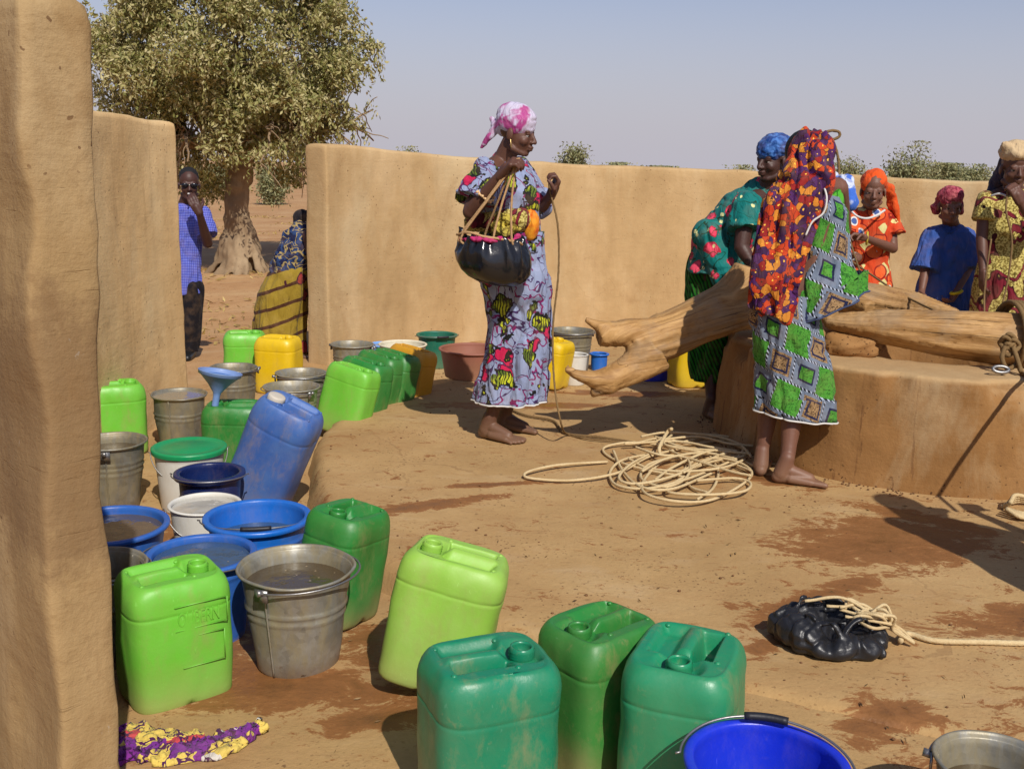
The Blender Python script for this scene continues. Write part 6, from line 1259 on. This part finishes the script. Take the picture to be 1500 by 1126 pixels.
# ---------------------------------------------------------------- man in the gap of the wall
def man():
    base = np.array(atz(276, 545, -.27)); base[2] = gz(base[0], base[1]); root = person_root(base, 'man in sunglasses and a blue checked shirt smoking at the end of the left wall'); off = tuple(base); D = base[1]
    q = lambda x, y, dd=0: J(x, y, D+dd); body = MB(); hc = q(277, 270, -.05); P, A = head(body, hc, (.32, -.95, -.05), 1.0, neck=q(272, 300))
    sh = (q(250, 314), q(296, 314)); hp = (q(262, 422), q(280, 422)); torso(body, q(272, 302), sh[0], sh[1], q(272, 335), q(271, 385), hp[0], hp[1])
    e1, w1 = q(304, 356, -.1), q(292, 312, -.28); limb_arm(body, sh[1], e1, w1, 1.05); hand(body, w1, (-.45, .0, .9), (-.3, .9, .1), 1.0, .35, -1)
    e0, w0 = q(246, 360), q(244, 405); limb_arm(body, sh[0], e0, w0); hand(body, w0, (0, 0, -1), (1, 0, 0), 1, .4, 1)
    b = solid(body, .0055, 'body', SK2, root, 2, off=off)
    s = MB(); g = garment([(272, 298, D, 12, .9, .0, 0), (272, 307, D, 25, .7, .01, 0), (272, 340, D, 26, .65, .02, 0), (271, 385, D, 24, .7, .03, 0), (272, 430, D, 25, .7, .05, 0)], k=7); V, F = loft(g); s.add(V, F)
    seg(s, sh[1], .068, q(304, 346, -.06), .085, flat=True); s.add(*ico(sh[1], (.068,)*3, 12)); seg(s, sh[0], .068, q(246, 346), .085, flat=True); s.add(*ico(sh[0], (.068,)*3, 12))
    solid(s, .007, 'shirt', mat_cloth('check', pat_check, .8), root, 2, fold(.014, 10, 6, 2), off=off)
    t = MB()
    for (h, x) in ((hp[0], 264), (hp[1], 279)): an = np.array(q(x, 540)); an[2] = base[2]+.06; m = (np.array(h)+an)/2; seg(t, h, .10, m, .088, flat=False); seg(t, m, .088, an, .075, flat=True); 
    solid(t, .008, 'trousers', mat_cloth('black_cloth', flat(rgb(24, 20, 26), rgb(16, 14, 18)), .8), root, 2, fold(.012, 10, 4, 4), off=off)
    for x in (264, 279): f = MB(); an = np.array(q(x, 540)); an[2] = base[2]; seg(f, an+[0, .03, .04], .042, an+[.03, -.16, .03], .032); f.build('shoe', mat_simple('shoe_leather', (.01, .01, .01), .4), root, off=off)
    hr_ = MB(); hr_.add(*ico(P(0, -.026, .050), (.074, .090, .078), 22, A)); hr_.build('hair', M_HAIR, root, off=off)
    gl = MB()
    for k in (1, -1): gl.add(*ico(P(k*.033, .083, -.004), (.026, .008, .019), 14, A)); seg(gl, P(k*.058, .078, 0), .0025, P(k*.078, .0, .0), .0025)
    seg(gl, P(-.012, .094, .002), .003, P(.012, .094, .002), .003); gl.build('sunglasses', mat_simple('dark_glass', (.006, .006, .008), .08, bmp=0), root, off=off)
    V, F, u = tube([P(.0, .092, -.064), P(.012, .150, -.058)], .0055, 8); mk('cigarette', V, F, M_TRIM, root, off=off)
man()
# ---------------------------------------------------------------- woman bending behind the wall end
def woman_bent():
    base = np.array(atz(418, 545, -.27)); base[2] = gz(base[0], base[1]); root = person_root(base, 'person bending beyond the gap, yellow wrap skirt with red motifs, mostly behind the wall'); off = tuple(base); D = base[1]
    q = lambda x, y, dd=0: J(x, y, D+dd); body = MB(); hc = q(484, 330, -.0); P, A = head(body, hc, (.8, -.3, -.6), 1.0, neck=q(462, 335))
    sh = (q(452, 345, -.15), q(452, 340, .18)); hp = (q(428, 398, -.04), q(430, 398, .04)); torso(body, q(458, 338), sh[0], sh[1], q(445, 352), q(430, 380), hp[0], hp[1])
    for k in (0, 1): e, w_ = q(462, 400, -.15+.33*k), q(474, 440, -.15+.33*k); limb_arm(body, sh[k], e, w_); hand(body, w_, (.2, 0, -1), (1, 0, 0), 1, .5, 1)
    for k in (0, 1): an = np.array(q(420+k*6, 545, -.1+.2*k)); an[2] = base[2]+.085; limb_leg(body, hp[k], (hp[k]+an)/2, an, .7); foot(body, an, (1, -.1), base[2], 1, 1)
    solid(body, .007, 'body', SK2, root, 2, off=off)
    g = garment([(432, 372, D, 20, 1, .02, 0), (428, 395, D, 30, .95, .03, 0), (415, 430, D, 37, .9, .06, 0), (410, 470, D, 37, .85, .09, 0), (412, 520, D, 36, .85, .11, 0)], k=6); loft_part('skirt', g, mat_cloth('yellow_motif_print', pat_yellow, .8), root, off, crease=.014, seed=5)
    s = MB(); seg(s, q(458, 338), .11, q(440, 360), .16); seg(s, q(440, 360), .16, q(424, 396), .16); seg(s, q(440, 330), .07, q(425, 385), .13); solid(s, .008, 'blouse', mat_cloth('dark_blue_print', pat_lozenge, .8), root, 2, fold(.02, 9, 7, 3), off=off)
    s = MB(); s.add(*ico(P(0, -.03, .03), (.095, .1, .1), 20, A)); seg(s, P(0, -.05, 0), .09, q(442, 318), .06); seg(s, q(442, 318), .06, q(438, 350), .05); solid(s, .008, 'headscarf', mat_cloth('black_scarf', flat(rgb(30, 28, 36)), .8), root, 2, fold(.012, 14, 9, 3), off=off)
woman_bent()
# ---------------------------------------------------------------- two people standing just beyond the right edge; only their shadows reach the picture
def bystander(x, y, face, label, mat, reach=None):
    base = np.array([x, y, 0.0]); root = person_root(base, label); f = np.array([cos(face), sin(face), 0]); r = np.array([f[1], -f[0], 0]); p = lambda a, b_, z: base+r*a+f*b_+[0, 0, z]; body = MB(); off = tuple(base)
    P, A = head(body, p(0, .08, 1.44), f+[0, 0, -.1], 1, neck=p(0, 0, 1.30)); sh = (p(-.17, 0, 1.26), p(.17, 0, 1.26)); hp = (p(-.09, 0, .82), p(.09, 0, .82)); torso(body, p(0, 0, 1.30), sh[0], sh[1], p(0, .01, 1.12), p(0, 0, .95), hp[0], hp[1])
    for k, s in ((0, -1), (1, 1)):
        e, w_ = p(s*.24, .12, 1.02), p(s*.10, .36, 1.02+.1*k); limb_arm(body, sh[k], e, w_); hand(body, w_, f, np.array([0, 0, -1.]), 1, 1.0, -s); an = p(s*.10, -.03+.1*k, .085); limb_leg(body, hp[k], p(s*.10, .04, .46), an); foot(body, an, f, .002, 1, s)
    solid(body, .007, 'body', SK, root, 2, off=off)
    rs_ = [ring3(p(0, 0, z), rx, ry, 90, fo, z, 8, yaw=face-pi/2) for z, rx, ry, fo in [(1.30, .10, .09, 0), (1.26, .19, .12, .01), (1.10, .19, .15, .02), (.92, .17, .14, .03), (.80, .20, .17, .04), (.5, .22, .19, .07), (.25, .24, .20, .1)]]; loft_part('dress', rs_, mat, root, off, crease=.012)
    s = MB(); s.add(*ico(P(0, -.02, .05), (.092, .105, .09), 20, A)); seg(s, P(0, -.06, .02), .08, p(0, -.10, 1.25), .09); solid(s, .008, 'headscarf', mat_cloth('plain_scarf', flat(rgb(60, 60, 110)), .8), root, 1, off=off)
    return p
pf = bystander(2.20, 2.72, radians(80), 'woman outside the right edge hauling a rope, casting the long shadow', mat_cloth('violet_print', pat_rag, .8))
bystander(2.92, 3.30, radians(120), 'second woman outside the right edge, near the well ring', mat_cloth('teal_print_b', pat_teal, .8))
mb = MB(); rope_into(mb, [pf(.0, .40, 1.06), (2.19, 3.6, .80), (2.2, 4.15, .62), J(1500, 548, 4.5), J(1490, 530, 4.57)], .009, .045); o = mb.build('rope', M_ROPED, None, off=tuple(J(1500, 548, 4.5))); tag(o, 'taut rope leaving the knot on the beam towards the lower right', 'rope')
mb = MB()
for k in range(4): rope_into(mb, [gpt(1468+4*k, 742-2*k, .012+.012*k), gpt(1490, 734-3*k, .02+.012*k), gpt(1530, 738, .02), gpt(1540, 752, .015), gpt(1500, 752+2*k, .02), gpt(1474, 745, .014+.01*k)], .009, .045)
o = mb.build('rope', M_ROPE, None, off=gpt(1500, 742)); tag(o, 'small coil of rope at the foot of the well by the right edge', 'rope')
